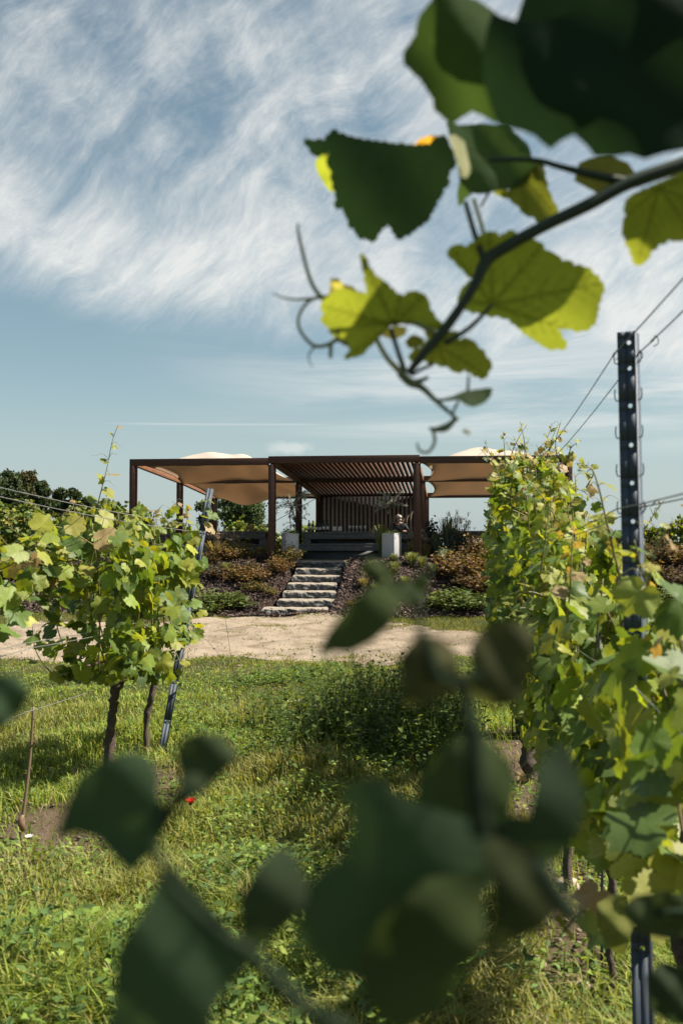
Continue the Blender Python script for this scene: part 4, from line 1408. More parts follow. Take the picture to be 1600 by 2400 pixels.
# ------------------------------------------------------------------ the foreground branch and shoots
def hero_leaf(pts, d, name, parent, mat, col, tilt=(0.0, 0.0), curl=0.010, teeth=0.0, seed=0, step=None, scale=1.0, ox=0, oy=0, pet=None):
    """leaf with its own outline (display pixels), set at the distance d; tilt = change of distance per metre across / down"""
    rg = np.random.default_rng(seed + 900)
    pts = [(ox + x * scale, oy + y * scale) for x, y in pts]
    # outline with small teeth
    out = []
    for i, a in enumerate(pts):
        b = pts[(i + 1) % len(pts)]
        L = math.hypot(b[0] - a[0], b[1] - a[1])
        k = max(1, int(L / 16)) if teeth else max(1, int(L / 30))
        nx, ny = (b[1] - a[1]) / max(L, 1e-6), -(b[0] - a[0]) / max(L, 1e-6)
        for q in range(k):
            f = q / k
            x, y = a[0] + (b[0] - a[0]) * f, a[1] + (b[1] - a[1]) * f
            out.append((x, y))
            if teeth:
                f2 = (q + 0.5) / k
                t = teeth * min(16, L / k) * rg.uniform(.3, 1)
                out.append((a[0] + (b[0] - a[0]) * f2 + nx * t, a[1] + (b[1] - a[1]) * f2 + ny * t))
    A = sum(out[i][0] * out[(i + 1) % len(out)][1] - out[(i + 1) % len(out)][0] * out[i][1] for i in range(len(out)))
    xs = [p[0] for p in out]; ys = [p[1] for p in out]
    cx, cy = sum(xs) / len(xs), sum(ys) / len(ys)
    ext = max(max(xs) - min(xs), max(ys) - min(ys))
    st_ = step or ext / (16 if pet is None else 52)
    vs = [Vector(p) for p in out]
    n = len(vs)
    edges = [(i, (i + 1) % n) for i in range(n)]
    grid = [Vector((x + rg.uniform(-.2, .2) * st_, y + rg.uniform(-.2, .2) * st_)) for x in np.arange(min(xs), max(xs), st_) for y in np.arange(min(ys), max(ys), st_)]
    face = [list(range(n))] if A > 0 else [list(range(n))[::-1]]
    r = delaunay_2d_cdt(vs + grid, edges, face, 1, 1e-6)
    px_m = d * 1.0204 / FPX
    V = []
    f1, f2 = rg.uniform(1.5, 3.0), rg.uniform(1.5, 3.0); ph1, ph2 = rg.uniform(0, 6, 2)
    for v in r[0]:
        u, w = (v.x - cx) / ext, (v.y - cy) / ext
        dd = d + tilt[0] * (v.x - cx) * px_m + tilt[1] * (v.y - cy) * px_m
        dd += curl * d * (3.0 * (u * u + w * w) + 0.6 * math.sin(f1 * 3 * u + ph1) * math.sin(f2 * 3 * w + ph2))
        V.append(PD(v.x, v.y, dd))
    c0 = sum(V, Vector()) / len(V)
    off = Vector(parent.location) if parent is not None else c0
    me = bpy.data.meshes.new(name)
    me.from_pydata([tuple(v - off) for v in V], [], [list(f) for f in r[2]])
    at = me.color_attributes.new('Col', 'FLOAT_COLOR', 'POINT')
    cc = np.ones((len(V), 4), np.float32); cc[:, :3] = np.array(col) * rg.uniform(.94, 1.06)
    if pet is not None:
        # veins: five main ones from the leaf stalk with side veins, a little darker against the light
        p0 = np.array([ox + pet[0] * scale, oy + pet[1] * scale])
        q = np.array([(v.x, v.y) for v in r[0]])
        ang = np.arctan2(np.array(ys) - p0[1], np.array(xs) - p0[0]); rad = np.hypot(np.array(xs) - p0[0], np.array(ys) - p0[1])
        order = np.argsort(-rad); ends = []
        for i_ in order:
            if all(abs((ang[i_] - e + np.pi) % (2 * np.pi) - np.pi) > 0.5 for e, _ in ends):
                ends.append((ang[i_], rad[i_]))
            if len(ends) == 6: break
        dark = np.zeros(len(q))
        def seg(a_, b_, w_):
            d_ = b_ - a_; L_ = np.dot(d_, d_)
            t_ = np.clip(((q - a_) @ d_) / L_, 0, 1)
            e_ = np.hypot(*(q - (a_ + t_[:, None] * d_)).T)
            return np.exp(-(e_ / (w_ * (1.15 - .7 * t_))) ** 2)
        for an_, ra_ in ends:
            e1 = p0 + ra_ * .97 * np.array([math.cos(an_), math.sin(an_)])
            dark = np.maximum(dark, seg(p0, e1, ext * .013) * .55)
            for f_ in (.25, .4, .55, .7, .82):
                for sg in (-1, 1):
                    b0 = p0 + (e1 - p0) * f_
                    b1 = b0 + ra_ * .34 * (1 - f_ * .6) * np.array([math.cos(an_ + sg * .75), math.sin(an_ + sg * .75)])
                    dark = np.maximum(dark, seg(b0, b1, ext * .008) * .30)
        cc[:, :3] *= (1 - dark)[:, None]
    at.data.foreach_set('color', cc.ravel())
    for p in me.polygons: p.use_smooth = True
    o = link(name, me, M[mat], parent)
    return o


def px_tube(m, pts, d, r, col, sides=8, ox=0, oy=0, scale=1.0, n=6):
    q = []
    for p in pts:
        dd = p[2] if len(p) > 2 else d
        q.append(PD(ox + p[0] * scale, oy + p[1] * scale, dd))
    s = spline(q, n)
    rr = np.interp(np.linspace(0, 1, len(s)), np.linspace(0, 1, len(r)), r) if hasattr(r, '__len__') else r
    m.tube(s, rr, sides, col)


DEEP_SHADE = (0.026, 0.050, 0.024)  # leaf green with deep shade mixed into the colour
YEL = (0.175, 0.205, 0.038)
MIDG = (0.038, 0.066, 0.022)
# display-pixel frames of the enlargements the outlines were measured in
F5 = dict(ox=627.2, oy=0, scale=0.6)
F7 = dict(ox=686, oy=274.4, scale=0.25)
F1 = dict(ox=627.2, oy=548.8, scale=0.3375)
F2 = dict(ox=980, oy=235.2, scale=0.375)


def build_branch():
    d = 1.2
    c0 = PD(1130, 590, d)
    root = empty('vine_branch', c0, 'blurred overhanging vine branch with dark and glowing yellow leaves at the top right', 'vine branch')
    cane = (0.024, 0.038, 0.022); pale = (0.34, 0.34, 0.14)
    m = MB()
    px_tube(m, [(1750, 300), (1568, 375), (1240, 490), (1000, 620), (700, 765), (450, 905), (360, 975), (300, 1100), (225, 1225), (100, 1400), (-30, 1550), (-115, 1660)], d,
            [.0085, .0085, .0085, .008, .0075, .0075, .008, .0068, .006, .0065, .0055, .004], cane, 10, **F2)
    px_tube(m, [(1700, 380), (1500, 420), (1260, 500)], d + .02, [.007, .006, .006], (0.10, 0.12, 0.045), 8, **F2)
    px_tube(m, [(1260, 495), (1000, 440), (820, 395), (650, 352), (380, 350)], d, [.006, .0055, .004, .0035, .003], cane, 8, **F2)
    px_tube(m, [(350, 970), (290, 800), (235, 610)], d, [.0045, .0035, .003], cane, 8, **F2)
    px_tube(m, [(372, 905), (330, 740), (285, 590)], d + .015, [.003, .0025, .0025], pale, 8, **F2)
    px_tube(m, [(380, 550), (330, 640)], d + .02, [.002, .0015], cane, 6, **F2)
    px_tube(m, [(110, 1475), (260, 1380), (400, 1240)], d, [.0035, .003, .0025], cane, 8, **F2)
    px_tube(m, [(1110, 650), (950, 570), (700, 560), (470, 520), (330, 400), (250, 270), (180, 0), (165, -110)], d, [.004, .003, .003, .003, .0028, .0025, .002, .001], (0.16, 0.18, 0.06), 8, **F1)
    px_tube(m, [(800, 610), (840, 740), (895, 905)], d, [.003, .003, .0035], cane, 8, **F1)
    px_tube(m, [(700, 680), (775, 810), (870, 910)], d, [.003, .0032, .004], (0.22, 0.23, 0.09), 8, **F1)
    px_tube(m, [(940, 930), (1000, 890), (1090, 850)], d, .0022, cane, 7, **F1)
    px_tube(m, [(930, 980), (1000, 965), (1055, 940)], d, [.004, .003, .002], cane, 7, **F1)
    px_tube(m, [(860, 910), (930, 975), (1010, 1010), (1100, 1095), (1180, 1165), (1250, 1225)], d, [.005, .0055, .004, .003, .0025, .002], (0.10, 0.13, 0.055), 8, **F1)
    px_tube(m, [(1105, 1100), (1200, 1090), (1310, 1060), (1330, 930)], d, [.002, .002, .002, .0015], cane, 7, **F1)
    px_tube(m, [(1260, 1100), (1215, 1195)], d, .0018, cane, 6, **F1)
    px_tube(m, [(1245, 1215), (1180, 1285), (1120, 1300), (1060, 1290)], d, [.003, .004, .003, .002], (0.10, 0.14, 0.07), 7, **F1)
    m.build('cane', M['cane'], root, True)
    tg = (0.16, 0.17, 0.06)
    for pts, r in (([(340, 395), (230, 410), (100, 408), (0, 372)], (.002, .0018, .0012, .0008)),
                   ([(340, 385), (250, 420), (190, 490), (170, 570), (200, 650), (270, 722), (330, 730), (390, 712), (440, 685), (505, 720)], (.002, .002, .002, .0022, .0022, .0024, .0025, .0028, .003, .003)),
                   ([(470, 560), (440, 620), (440, 685)], (.002, .0018, .0018)), ([(392, 712), (390, 810)], (.003, .0025)), ([(278, 735), (240, 800), (265, 875)], (.0015, .001, .0006)),
                   ([(640, 380), (500, 360), (400, 380), (330, 400)], (.0025, .0022, .0022, .002)),
                   ([(1085, 1300), (1098, 1380), (1055, 1450), (995, 1440), (978, 1385)], (.0022, .0022, .002, .0018, .0012)), ([(1310, 1320), (1320, 1300)], (.006, .003))):
        m = MB(); px_tube(m, pts, d, r, tg, 6, **F1); m.build('tendril', M['cane'], root, True)
    T45 = (0.15, 0.95)
    L = []
    def leaf(pts, dd, F, mat, col, tilt=(0, 0), curl=.01, teeth=0.0, pet=None):
        L.append(hero_leaf(pts, dd, 'leaf', root, mat, col, tilt, curl, teeth, len(L), None, F['scale'], F['ox'], F['oy'], pet))
    # nearest, large dark leaves
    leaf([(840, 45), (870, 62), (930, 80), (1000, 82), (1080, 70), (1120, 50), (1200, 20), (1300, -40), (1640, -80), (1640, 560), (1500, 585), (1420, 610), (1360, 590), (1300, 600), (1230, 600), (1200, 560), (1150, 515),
          (1100, 540), (1060, 572), (1020, 540), (1000, 520), (950, 500), (900, 490), (860, 480), (830, 400), (800, 300), (805, 180), (820, 100)], .80, F5, 'deep_shade_leaf', (0.014, 0.030, 0.018), (0.15, 0.30), .02, .0)
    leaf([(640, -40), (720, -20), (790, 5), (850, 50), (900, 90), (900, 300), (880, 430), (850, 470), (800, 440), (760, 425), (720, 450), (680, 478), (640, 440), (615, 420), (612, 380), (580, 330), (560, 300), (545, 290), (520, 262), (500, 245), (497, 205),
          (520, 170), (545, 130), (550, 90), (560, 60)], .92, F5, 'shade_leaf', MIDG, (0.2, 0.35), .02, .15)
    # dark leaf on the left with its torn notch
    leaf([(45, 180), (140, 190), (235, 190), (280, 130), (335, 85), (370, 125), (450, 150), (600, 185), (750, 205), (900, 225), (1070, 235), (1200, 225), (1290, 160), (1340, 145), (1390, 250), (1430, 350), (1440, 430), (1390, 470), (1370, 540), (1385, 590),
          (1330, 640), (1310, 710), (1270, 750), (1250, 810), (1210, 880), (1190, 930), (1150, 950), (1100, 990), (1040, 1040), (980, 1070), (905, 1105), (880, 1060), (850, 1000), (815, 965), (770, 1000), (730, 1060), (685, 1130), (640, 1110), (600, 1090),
          (570, 1105), (530, 1060), (500, 1000), (465, 1000), (450, 920), (420, 870), (400, 815), (330, 810), (340, 740), (330, 660), (310, 590), (300, 480), (250, 400), (280, 300), (150, 340), (90, 260)], 1.2, F7, 'deep_shade_leaf', DEEP_SHADE, (-0.1, 0.12), .006, .35)
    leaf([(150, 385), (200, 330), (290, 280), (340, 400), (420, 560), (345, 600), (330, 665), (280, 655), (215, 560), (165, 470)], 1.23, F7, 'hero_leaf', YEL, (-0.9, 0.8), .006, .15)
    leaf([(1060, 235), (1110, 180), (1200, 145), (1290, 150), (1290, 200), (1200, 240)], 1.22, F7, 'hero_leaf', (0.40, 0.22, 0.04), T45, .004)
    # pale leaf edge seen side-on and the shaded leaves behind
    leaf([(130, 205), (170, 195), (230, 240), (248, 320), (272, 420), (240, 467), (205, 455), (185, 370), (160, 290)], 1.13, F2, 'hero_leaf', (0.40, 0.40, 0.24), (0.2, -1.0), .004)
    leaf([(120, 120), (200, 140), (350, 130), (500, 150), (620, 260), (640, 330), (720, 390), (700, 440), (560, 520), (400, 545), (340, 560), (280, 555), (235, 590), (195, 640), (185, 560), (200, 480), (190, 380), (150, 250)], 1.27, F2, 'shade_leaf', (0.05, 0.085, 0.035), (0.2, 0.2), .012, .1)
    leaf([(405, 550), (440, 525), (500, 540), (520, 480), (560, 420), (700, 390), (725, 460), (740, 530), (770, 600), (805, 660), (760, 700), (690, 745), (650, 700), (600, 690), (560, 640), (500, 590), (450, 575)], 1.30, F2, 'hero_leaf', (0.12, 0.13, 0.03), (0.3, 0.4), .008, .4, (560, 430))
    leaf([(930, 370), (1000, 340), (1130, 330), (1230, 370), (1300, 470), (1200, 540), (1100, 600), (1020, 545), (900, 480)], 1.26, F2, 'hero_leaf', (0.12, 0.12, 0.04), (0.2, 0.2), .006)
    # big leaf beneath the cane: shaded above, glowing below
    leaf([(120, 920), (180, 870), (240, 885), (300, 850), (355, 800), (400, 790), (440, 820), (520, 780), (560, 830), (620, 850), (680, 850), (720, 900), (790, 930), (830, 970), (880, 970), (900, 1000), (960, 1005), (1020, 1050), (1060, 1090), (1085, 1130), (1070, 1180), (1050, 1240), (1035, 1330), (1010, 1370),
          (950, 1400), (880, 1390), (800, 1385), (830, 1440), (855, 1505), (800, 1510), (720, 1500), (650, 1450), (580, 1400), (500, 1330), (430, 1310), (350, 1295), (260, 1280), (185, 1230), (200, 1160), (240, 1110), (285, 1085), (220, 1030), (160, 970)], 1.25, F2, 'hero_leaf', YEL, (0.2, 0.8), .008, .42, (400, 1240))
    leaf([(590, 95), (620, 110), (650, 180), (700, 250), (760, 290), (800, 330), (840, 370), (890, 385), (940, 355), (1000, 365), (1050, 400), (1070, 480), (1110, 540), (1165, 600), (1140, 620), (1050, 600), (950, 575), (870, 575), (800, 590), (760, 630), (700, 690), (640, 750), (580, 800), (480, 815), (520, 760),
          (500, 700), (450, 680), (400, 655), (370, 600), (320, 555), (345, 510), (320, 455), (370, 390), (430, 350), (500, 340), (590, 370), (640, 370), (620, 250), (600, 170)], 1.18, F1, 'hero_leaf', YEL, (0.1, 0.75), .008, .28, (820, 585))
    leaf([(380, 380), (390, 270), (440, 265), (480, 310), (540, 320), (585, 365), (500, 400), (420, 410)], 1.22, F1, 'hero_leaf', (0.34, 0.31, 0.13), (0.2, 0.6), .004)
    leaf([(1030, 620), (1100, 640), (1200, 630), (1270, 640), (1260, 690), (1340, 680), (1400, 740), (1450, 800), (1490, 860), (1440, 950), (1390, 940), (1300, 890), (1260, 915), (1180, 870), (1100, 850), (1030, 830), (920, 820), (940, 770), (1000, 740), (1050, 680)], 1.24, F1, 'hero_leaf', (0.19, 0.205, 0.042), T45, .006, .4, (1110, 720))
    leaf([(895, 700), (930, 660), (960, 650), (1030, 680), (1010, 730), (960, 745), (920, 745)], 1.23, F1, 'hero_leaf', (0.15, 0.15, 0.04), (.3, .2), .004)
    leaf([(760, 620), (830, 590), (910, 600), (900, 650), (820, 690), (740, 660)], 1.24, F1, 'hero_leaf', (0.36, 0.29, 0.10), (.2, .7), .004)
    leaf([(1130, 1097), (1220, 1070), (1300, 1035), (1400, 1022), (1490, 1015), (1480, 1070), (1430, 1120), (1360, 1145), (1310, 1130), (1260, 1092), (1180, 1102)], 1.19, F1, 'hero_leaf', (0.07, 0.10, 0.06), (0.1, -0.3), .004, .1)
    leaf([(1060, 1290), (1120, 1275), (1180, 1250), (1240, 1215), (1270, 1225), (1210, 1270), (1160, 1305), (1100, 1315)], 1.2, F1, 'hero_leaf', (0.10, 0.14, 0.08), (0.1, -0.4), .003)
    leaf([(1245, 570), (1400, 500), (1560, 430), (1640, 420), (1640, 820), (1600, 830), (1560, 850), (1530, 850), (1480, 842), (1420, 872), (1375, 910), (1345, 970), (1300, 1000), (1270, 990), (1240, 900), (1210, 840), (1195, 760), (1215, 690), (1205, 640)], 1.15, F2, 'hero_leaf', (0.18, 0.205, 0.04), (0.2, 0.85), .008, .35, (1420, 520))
    # hidden and off-frame leaves, added only to cast shade on those below
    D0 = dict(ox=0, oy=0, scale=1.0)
    leaf([(1220, -60), (1400, -110), (1750, -150), (1780, 250), (1640, 300), (1500, 300), (1380, 270), (1260, 240), (1200, 160), (1180, 60)], .85, D0, 'deep_shade_leaf', (0.014, 0.030, 0.018), (0.1, 0.3), .006, .1)
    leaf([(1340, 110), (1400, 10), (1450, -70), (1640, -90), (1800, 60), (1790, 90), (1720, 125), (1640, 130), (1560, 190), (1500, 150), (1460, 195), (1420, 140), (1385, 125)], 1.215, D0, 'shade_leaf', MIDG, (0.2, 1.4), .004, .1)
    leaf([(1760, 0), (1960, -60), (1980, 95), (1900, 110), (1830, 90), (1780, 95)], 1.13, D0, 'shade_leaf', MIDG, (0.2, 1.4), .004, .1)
    return root


build_branch()
SHADE_GREEN = (0.042, 0.070, 0.038)  # green of the lens shoots, darkened to stand for shade
F6 = dict(ox=0, oy=1617, scale=0.5)
FC = dict(ox=784, oy=1470, scale=0.5)
F8 = dict(ox=548.8, oy=1254.4, scale=0.475)


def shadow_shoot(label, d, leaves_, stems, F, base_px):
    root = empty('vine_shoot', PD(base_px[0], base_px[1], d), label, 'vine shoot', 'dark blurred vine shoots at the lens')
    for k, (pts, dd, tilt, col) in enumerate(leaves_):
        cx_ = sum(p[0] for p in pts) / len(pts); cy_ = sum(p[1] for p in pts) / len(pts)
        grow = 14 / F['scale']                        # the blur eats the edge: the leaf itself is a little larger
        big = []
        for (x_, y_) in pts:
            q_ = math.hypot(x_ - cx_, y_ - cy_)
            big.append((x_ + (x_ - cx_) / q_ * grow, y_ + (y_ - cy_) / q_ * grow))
        hero_leaf(big, dd, 'leaf', root, 'deep_shade_leaf', col, tilt, .012, 0.0, 50 + k + int(d * 1000), None, F['scale'], F['ox'], F['oy'])
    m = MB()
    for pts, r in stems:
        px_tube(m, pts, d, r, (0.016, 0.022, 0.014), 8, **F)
    m.build('stem', M['shade_stem'], root, True)
    return root


VT = (0.1, 0.10)
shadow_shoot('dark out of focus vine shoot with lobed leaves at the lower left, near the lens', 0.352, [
    ([(270, 620), (340, 450), (390, 350), (480, 280), (600, 240), (680, 270), (710, 340), (700, 430), (730, 480), (800, 470), (740, 560), (690, 650), (600, 750), (540, 690), (470, 600), (380, 580)], .47, VT, SHADE_GREEN),
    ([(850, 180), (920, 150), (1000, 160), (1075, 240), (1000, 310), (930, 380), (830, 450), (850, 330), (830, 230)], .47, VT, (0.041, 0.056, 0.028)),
    ([(690, 950), (740, 820), (800, 770), (850, 830), (960, 960), (1050, 1060), (1110, 1130), (1170, 1150), (1060, 1250), (980, 1350), (930, 1520), (500, 1520), (540, 1350), (560, 1150), (600, 1080)], .44, VT, SHADE_GREEN),
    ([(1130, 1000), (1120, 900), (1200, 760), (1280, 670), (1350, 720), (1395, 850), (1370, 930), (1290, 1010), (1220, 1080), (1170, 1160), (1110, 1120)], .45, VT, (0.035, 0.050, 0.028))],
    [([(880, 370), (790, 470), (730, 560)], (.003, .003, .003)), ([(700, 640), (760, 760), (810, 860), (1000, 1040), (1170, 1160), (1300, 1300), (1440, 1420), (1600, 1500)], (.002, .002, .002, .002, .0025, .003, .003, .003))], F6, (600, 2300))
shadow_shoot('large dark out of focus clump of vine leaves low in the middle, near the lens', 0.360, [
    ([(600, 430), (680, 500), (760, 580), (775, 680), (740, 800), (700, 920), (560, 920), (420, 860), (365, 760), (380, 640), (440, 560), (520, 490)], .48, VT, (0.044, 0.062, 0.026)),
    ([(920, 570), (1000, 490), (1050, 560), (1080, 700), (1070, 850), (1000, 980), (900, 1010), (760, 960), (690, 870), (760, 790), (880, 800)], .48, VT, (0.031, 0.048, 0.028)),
    ([(-10, 730), (100, 665), (200, 680), (260, 740), (420, 800), (640, 850), (740, 960), (660, 1120), (500, 1310), (300, 1420), (100, 1520), (-30, 1510), (-190, 1350), (-150, 1150), (-50, 1050), (60, 990), (75, 880), (60, 790)], .47, VT, SHADE_GREEN),
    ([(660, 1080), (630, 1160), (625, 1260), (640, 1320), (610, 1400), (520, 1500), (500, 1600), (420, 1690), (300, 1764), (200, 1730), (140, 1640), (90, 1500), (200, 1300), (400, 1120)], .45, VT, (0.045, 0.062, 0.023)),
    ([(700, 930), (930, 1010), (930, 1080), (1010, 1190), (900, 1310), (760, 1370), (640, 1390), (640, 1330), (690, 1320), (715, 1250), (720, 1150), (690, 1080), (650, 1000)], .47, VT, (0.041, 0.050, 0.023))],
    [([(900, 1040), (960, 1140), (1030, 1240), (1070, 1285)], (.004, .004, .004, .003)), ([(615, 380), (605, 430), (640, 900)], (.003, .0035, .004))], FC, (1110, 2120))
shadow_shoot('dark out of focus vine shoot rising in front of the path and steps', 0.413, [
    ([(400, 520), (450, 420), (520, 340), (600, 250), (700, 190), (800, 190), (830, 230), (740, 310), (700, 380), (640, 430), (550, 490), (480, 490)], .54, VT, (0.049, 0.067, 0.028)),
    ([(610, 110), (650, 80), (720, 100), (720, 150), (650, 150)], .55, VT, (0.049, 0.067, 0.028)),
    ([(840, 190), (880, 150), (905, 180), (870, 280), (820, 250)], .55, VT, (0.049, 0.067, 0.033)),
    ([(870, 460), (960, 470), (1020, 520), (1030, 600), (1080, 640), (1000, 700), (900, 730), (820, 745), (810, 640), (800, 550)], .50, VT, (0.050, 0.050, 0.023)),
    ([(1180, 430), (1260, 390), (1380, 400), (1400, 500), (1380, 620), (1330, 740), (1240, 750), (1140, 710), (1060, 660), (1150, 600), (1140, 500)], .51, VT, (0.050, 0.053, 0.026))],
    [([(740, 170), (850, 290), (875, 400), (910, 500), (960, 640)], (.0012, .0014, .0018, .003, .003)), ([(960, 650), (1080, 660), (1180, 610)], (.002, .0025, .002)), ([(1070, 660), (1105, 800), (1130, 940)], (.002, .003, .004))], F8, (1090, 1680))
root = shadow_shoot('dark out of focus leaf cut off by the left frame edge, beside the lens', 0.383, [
    ([(-60, 1560), (-10, 1562), (30, 1560), (60, 1590), (40, 1630), (10, 1655), (-40, 1690), (-80, 1650)], .50, VT, SHADE_GREEN)],
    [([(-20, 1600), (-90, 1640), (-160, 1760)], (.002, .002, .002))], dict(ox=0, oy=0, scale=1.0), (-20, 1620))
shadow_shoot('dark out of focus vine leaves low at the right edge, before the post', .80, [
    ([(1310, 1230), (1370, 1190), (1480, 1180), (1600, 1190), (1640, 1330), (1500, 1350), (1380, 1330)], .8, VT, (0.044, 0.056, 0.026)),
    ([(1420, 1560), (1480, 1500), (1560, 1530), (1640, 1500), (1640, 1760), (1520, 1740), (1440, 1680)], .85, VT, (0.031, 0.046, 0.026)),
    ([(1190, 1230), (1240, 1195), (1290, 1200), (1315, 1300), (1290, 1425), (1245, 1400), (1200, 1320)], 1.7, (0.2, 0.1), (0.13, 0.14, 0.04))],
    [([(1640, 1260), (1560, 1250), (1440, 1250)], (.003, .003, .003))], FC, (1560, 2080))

# ------------------------------------------------------------------ planters with olive trees
def build_planter(px, d, rot, label):
    p = PD(px, 1290, d)
    base = (p.x, p.y, TZ - 0.03)
    root = empty('planter', base, label, 'planter', 'tall grey square planters')
    w, h, th = 0.33, 0.70, 0.025
    c, s = math.cos(rot), math.sin(rot)
    u = np.array([c, s, 0]); v = np.array([-s, c, 0])
    b = np.array(base)
    m = MB()
    for q, ax, ay, ln in ((1, u, v, w), (-1, u, v, w), (1, v, u, w - 2 * th), (-1, v, u, w - 2 * th)):
        m.box(b + ax * q * (w / 2 - th / 2) + np.array([0, 0, h / 2]), (th, ln, h), u=ax, v=ay, w=EZ if np.dot(np.cross(ax, ay), EZ) > 0 else -EZ)
    m.build('shell', M['planter'], root, bevel=0.004)
    m = MB(); m.box(b + np.array([0, 0, h - .05]), (w - 2 * th - .004, w - 2 * th - .004, .04), u=u, v=v, w=EZ); m.build('soil', M['mulch'], root)
    # trailing green groundcover spilling over the rim
    rg = np.random.default_rng(int(px))
    g = MB()
    n = 170
    a = rg.uniform(0, 2 * np.pi, n); r = rg.uniform(0.02, 0.20, n)
    pos = np.stack([b[0] + r * np.cos(a), b[1] + r * np.sin(a), b[2] + h - .01 + rg.uniform(0, .05, n) - np.clip(r - .15, 0, 1) * .9], 1)
    tip = np.stack([np.cos(a), np.sin(a), rg.uniform(-.2, .8, n)], 1)
    nor = rg.normal(0, .5, (n, 3)) + np.array([0, -.3, .8])
    blades(g, pos, tip, nor, rg.uniform(.05, .10, n), .010, np.array([[0.10, 0.15, 0.045]]) * rg.uniform(.7, 1.4, (n, 1)))
    g.build('groundcover', M['shrub'], root)
    return b + np.array([0, 0, h - .04])


def blades(m, pos, tip, nor, ln, wd, col, bend=0.3):
    """small pointed leaves (two quads folded along the middle)"""
    n = len(pos)
    tip = tip / np.linalg.norm(tip, axis=1, keepdims=True)
    nor = nor - tip * np.sum(nor * tip, 1, keepdims=True); nor /= np.maximum(np.linalg.norm(nor, axis=1, keepdims=True), 1e-6)
    sd = np.cross(tip, nor)
    ln = np.broadcast_to(np.asarray(ln, float), (n,))[:, None]; wd = np.broadcast_to(np.asarray(wd, float), (n,))[:, None]
    a = pos; bL = pos + tip * ln * .45 + sd * wd + nor * wd * .3; bR = pos + tip * ln * .45 - sd * wd + nor * wd * .3
    c = pos + tip * ln * .5; t = pos + tip * ln * (1 - .1 * bend) - nor * ln * bend * .3
    V = np.stack([a, bL, t, bR, c], 1).reshape(-1, 3)
    base = (np.arange(n) * 5)[:, None]
    F = np.concatenate([base + np.array([0, 4, 1]), base + np.array([4, 2, 1]), base + np.array([0, 3, 4]), base + np.array([4, 3, 2])])
    m.add(V, [F], np.repeat(np.broadcast_to(col, (n, 3)), 5, axis=0))


def build_olive(base, H_, cr, label, seed, n=430, drop=0.5):
    rg = np.random.default_rng(seed)
    root = empty('olive_tree', base, label, 'olive tree', 'small olive trees')
    b = np.asarray(base, float)
    m = MB()
    top = b + np.array([rg.uniform(-.02, .02), 0, H_ * .52])
    m.tube(spline([b, b + np.array([.012, 0, H_ * .2]), b + np.array([-.01, 0, H_ * .4]), top], 5), np.linspace(.013, .009, 16), 8, (1, 1, 1), True, .1)
    m.build('trunk', M['bark'], root, True)
    tw = MB(); lf = MB()
    cpos = []
    for k in range(22):
        a = rg.uniform(0, 2 * np.pi); up = rg.uniform(-.25, 1.0)
        L = cr * rg.uniform(.7, 1.25)
        e = top + np.array([math.cos(a) * L, math.sin(a) * L, up * H_ * .42])
        mid = (top + e) / 2 + np.array([0, 0, .07])
        tipp = e + np.array([math.cos(a) * .03, math.sin(a) * .03, -drop * rg.uniform(.0, .22)])
        p = spline([top + np.array([0, 0, rg.uniform(-.03, .06)]), mid, e, tipp], 6)
        tw.tube(p, np.linspace(.006, .0018, len(p)), 5)
        for q in range(n // 22):
            i = rg.integers(3, len(p))
            cpos.append((p[i - 1] + (p[min(i, len(p) - 1)] - p[i - 1]) * rg.random(), a))
    tw.build('branches', M['bark'], root, True)
    pos = np.array([c[0] for c in cpos]); a = np.array([c[1] for c in cpos])
    k = len(pos)
    tip = np.stack([np.cos(a), np.sin(a), -.3 * np.ones(k)], 1) + rg.normal(0, .7, (k, 3))
    col = np.array([[0.30, 0.31, 0.245]]) * rg.uniform(.5, 1.35, (k, 1))
    blades(lf, pos, tip, rg.normal(0, 1, (k, 3)), rg.uniform(.05, .085, k), .0085, col)
    lf.build('crown', M['olive_leaf'], root)


pl = build_planter(666, 24.35, math.radians(22), 'tall grey planter left of the steps, pale side to the sun')
build_olive(pl, 1.25, .36, 'small drooping olive tree in the planter left of the steps', 31, 720, 0.9)
pr_ = build_planter(899, 24.0, math.radians(45), 'tall grey planter right of the steps, set corner forward')
build_olive(pr_, 1.22, .30, 'bushy silvery olive tree in the planter right of the steps', 32, 900, 0.3)
p = TP(3.05, 6.4, 0.0)
build_olive(p, 1.9, .30, 'grey green olive tree behind the left end of the bar wall', 33, 600, 0.3)


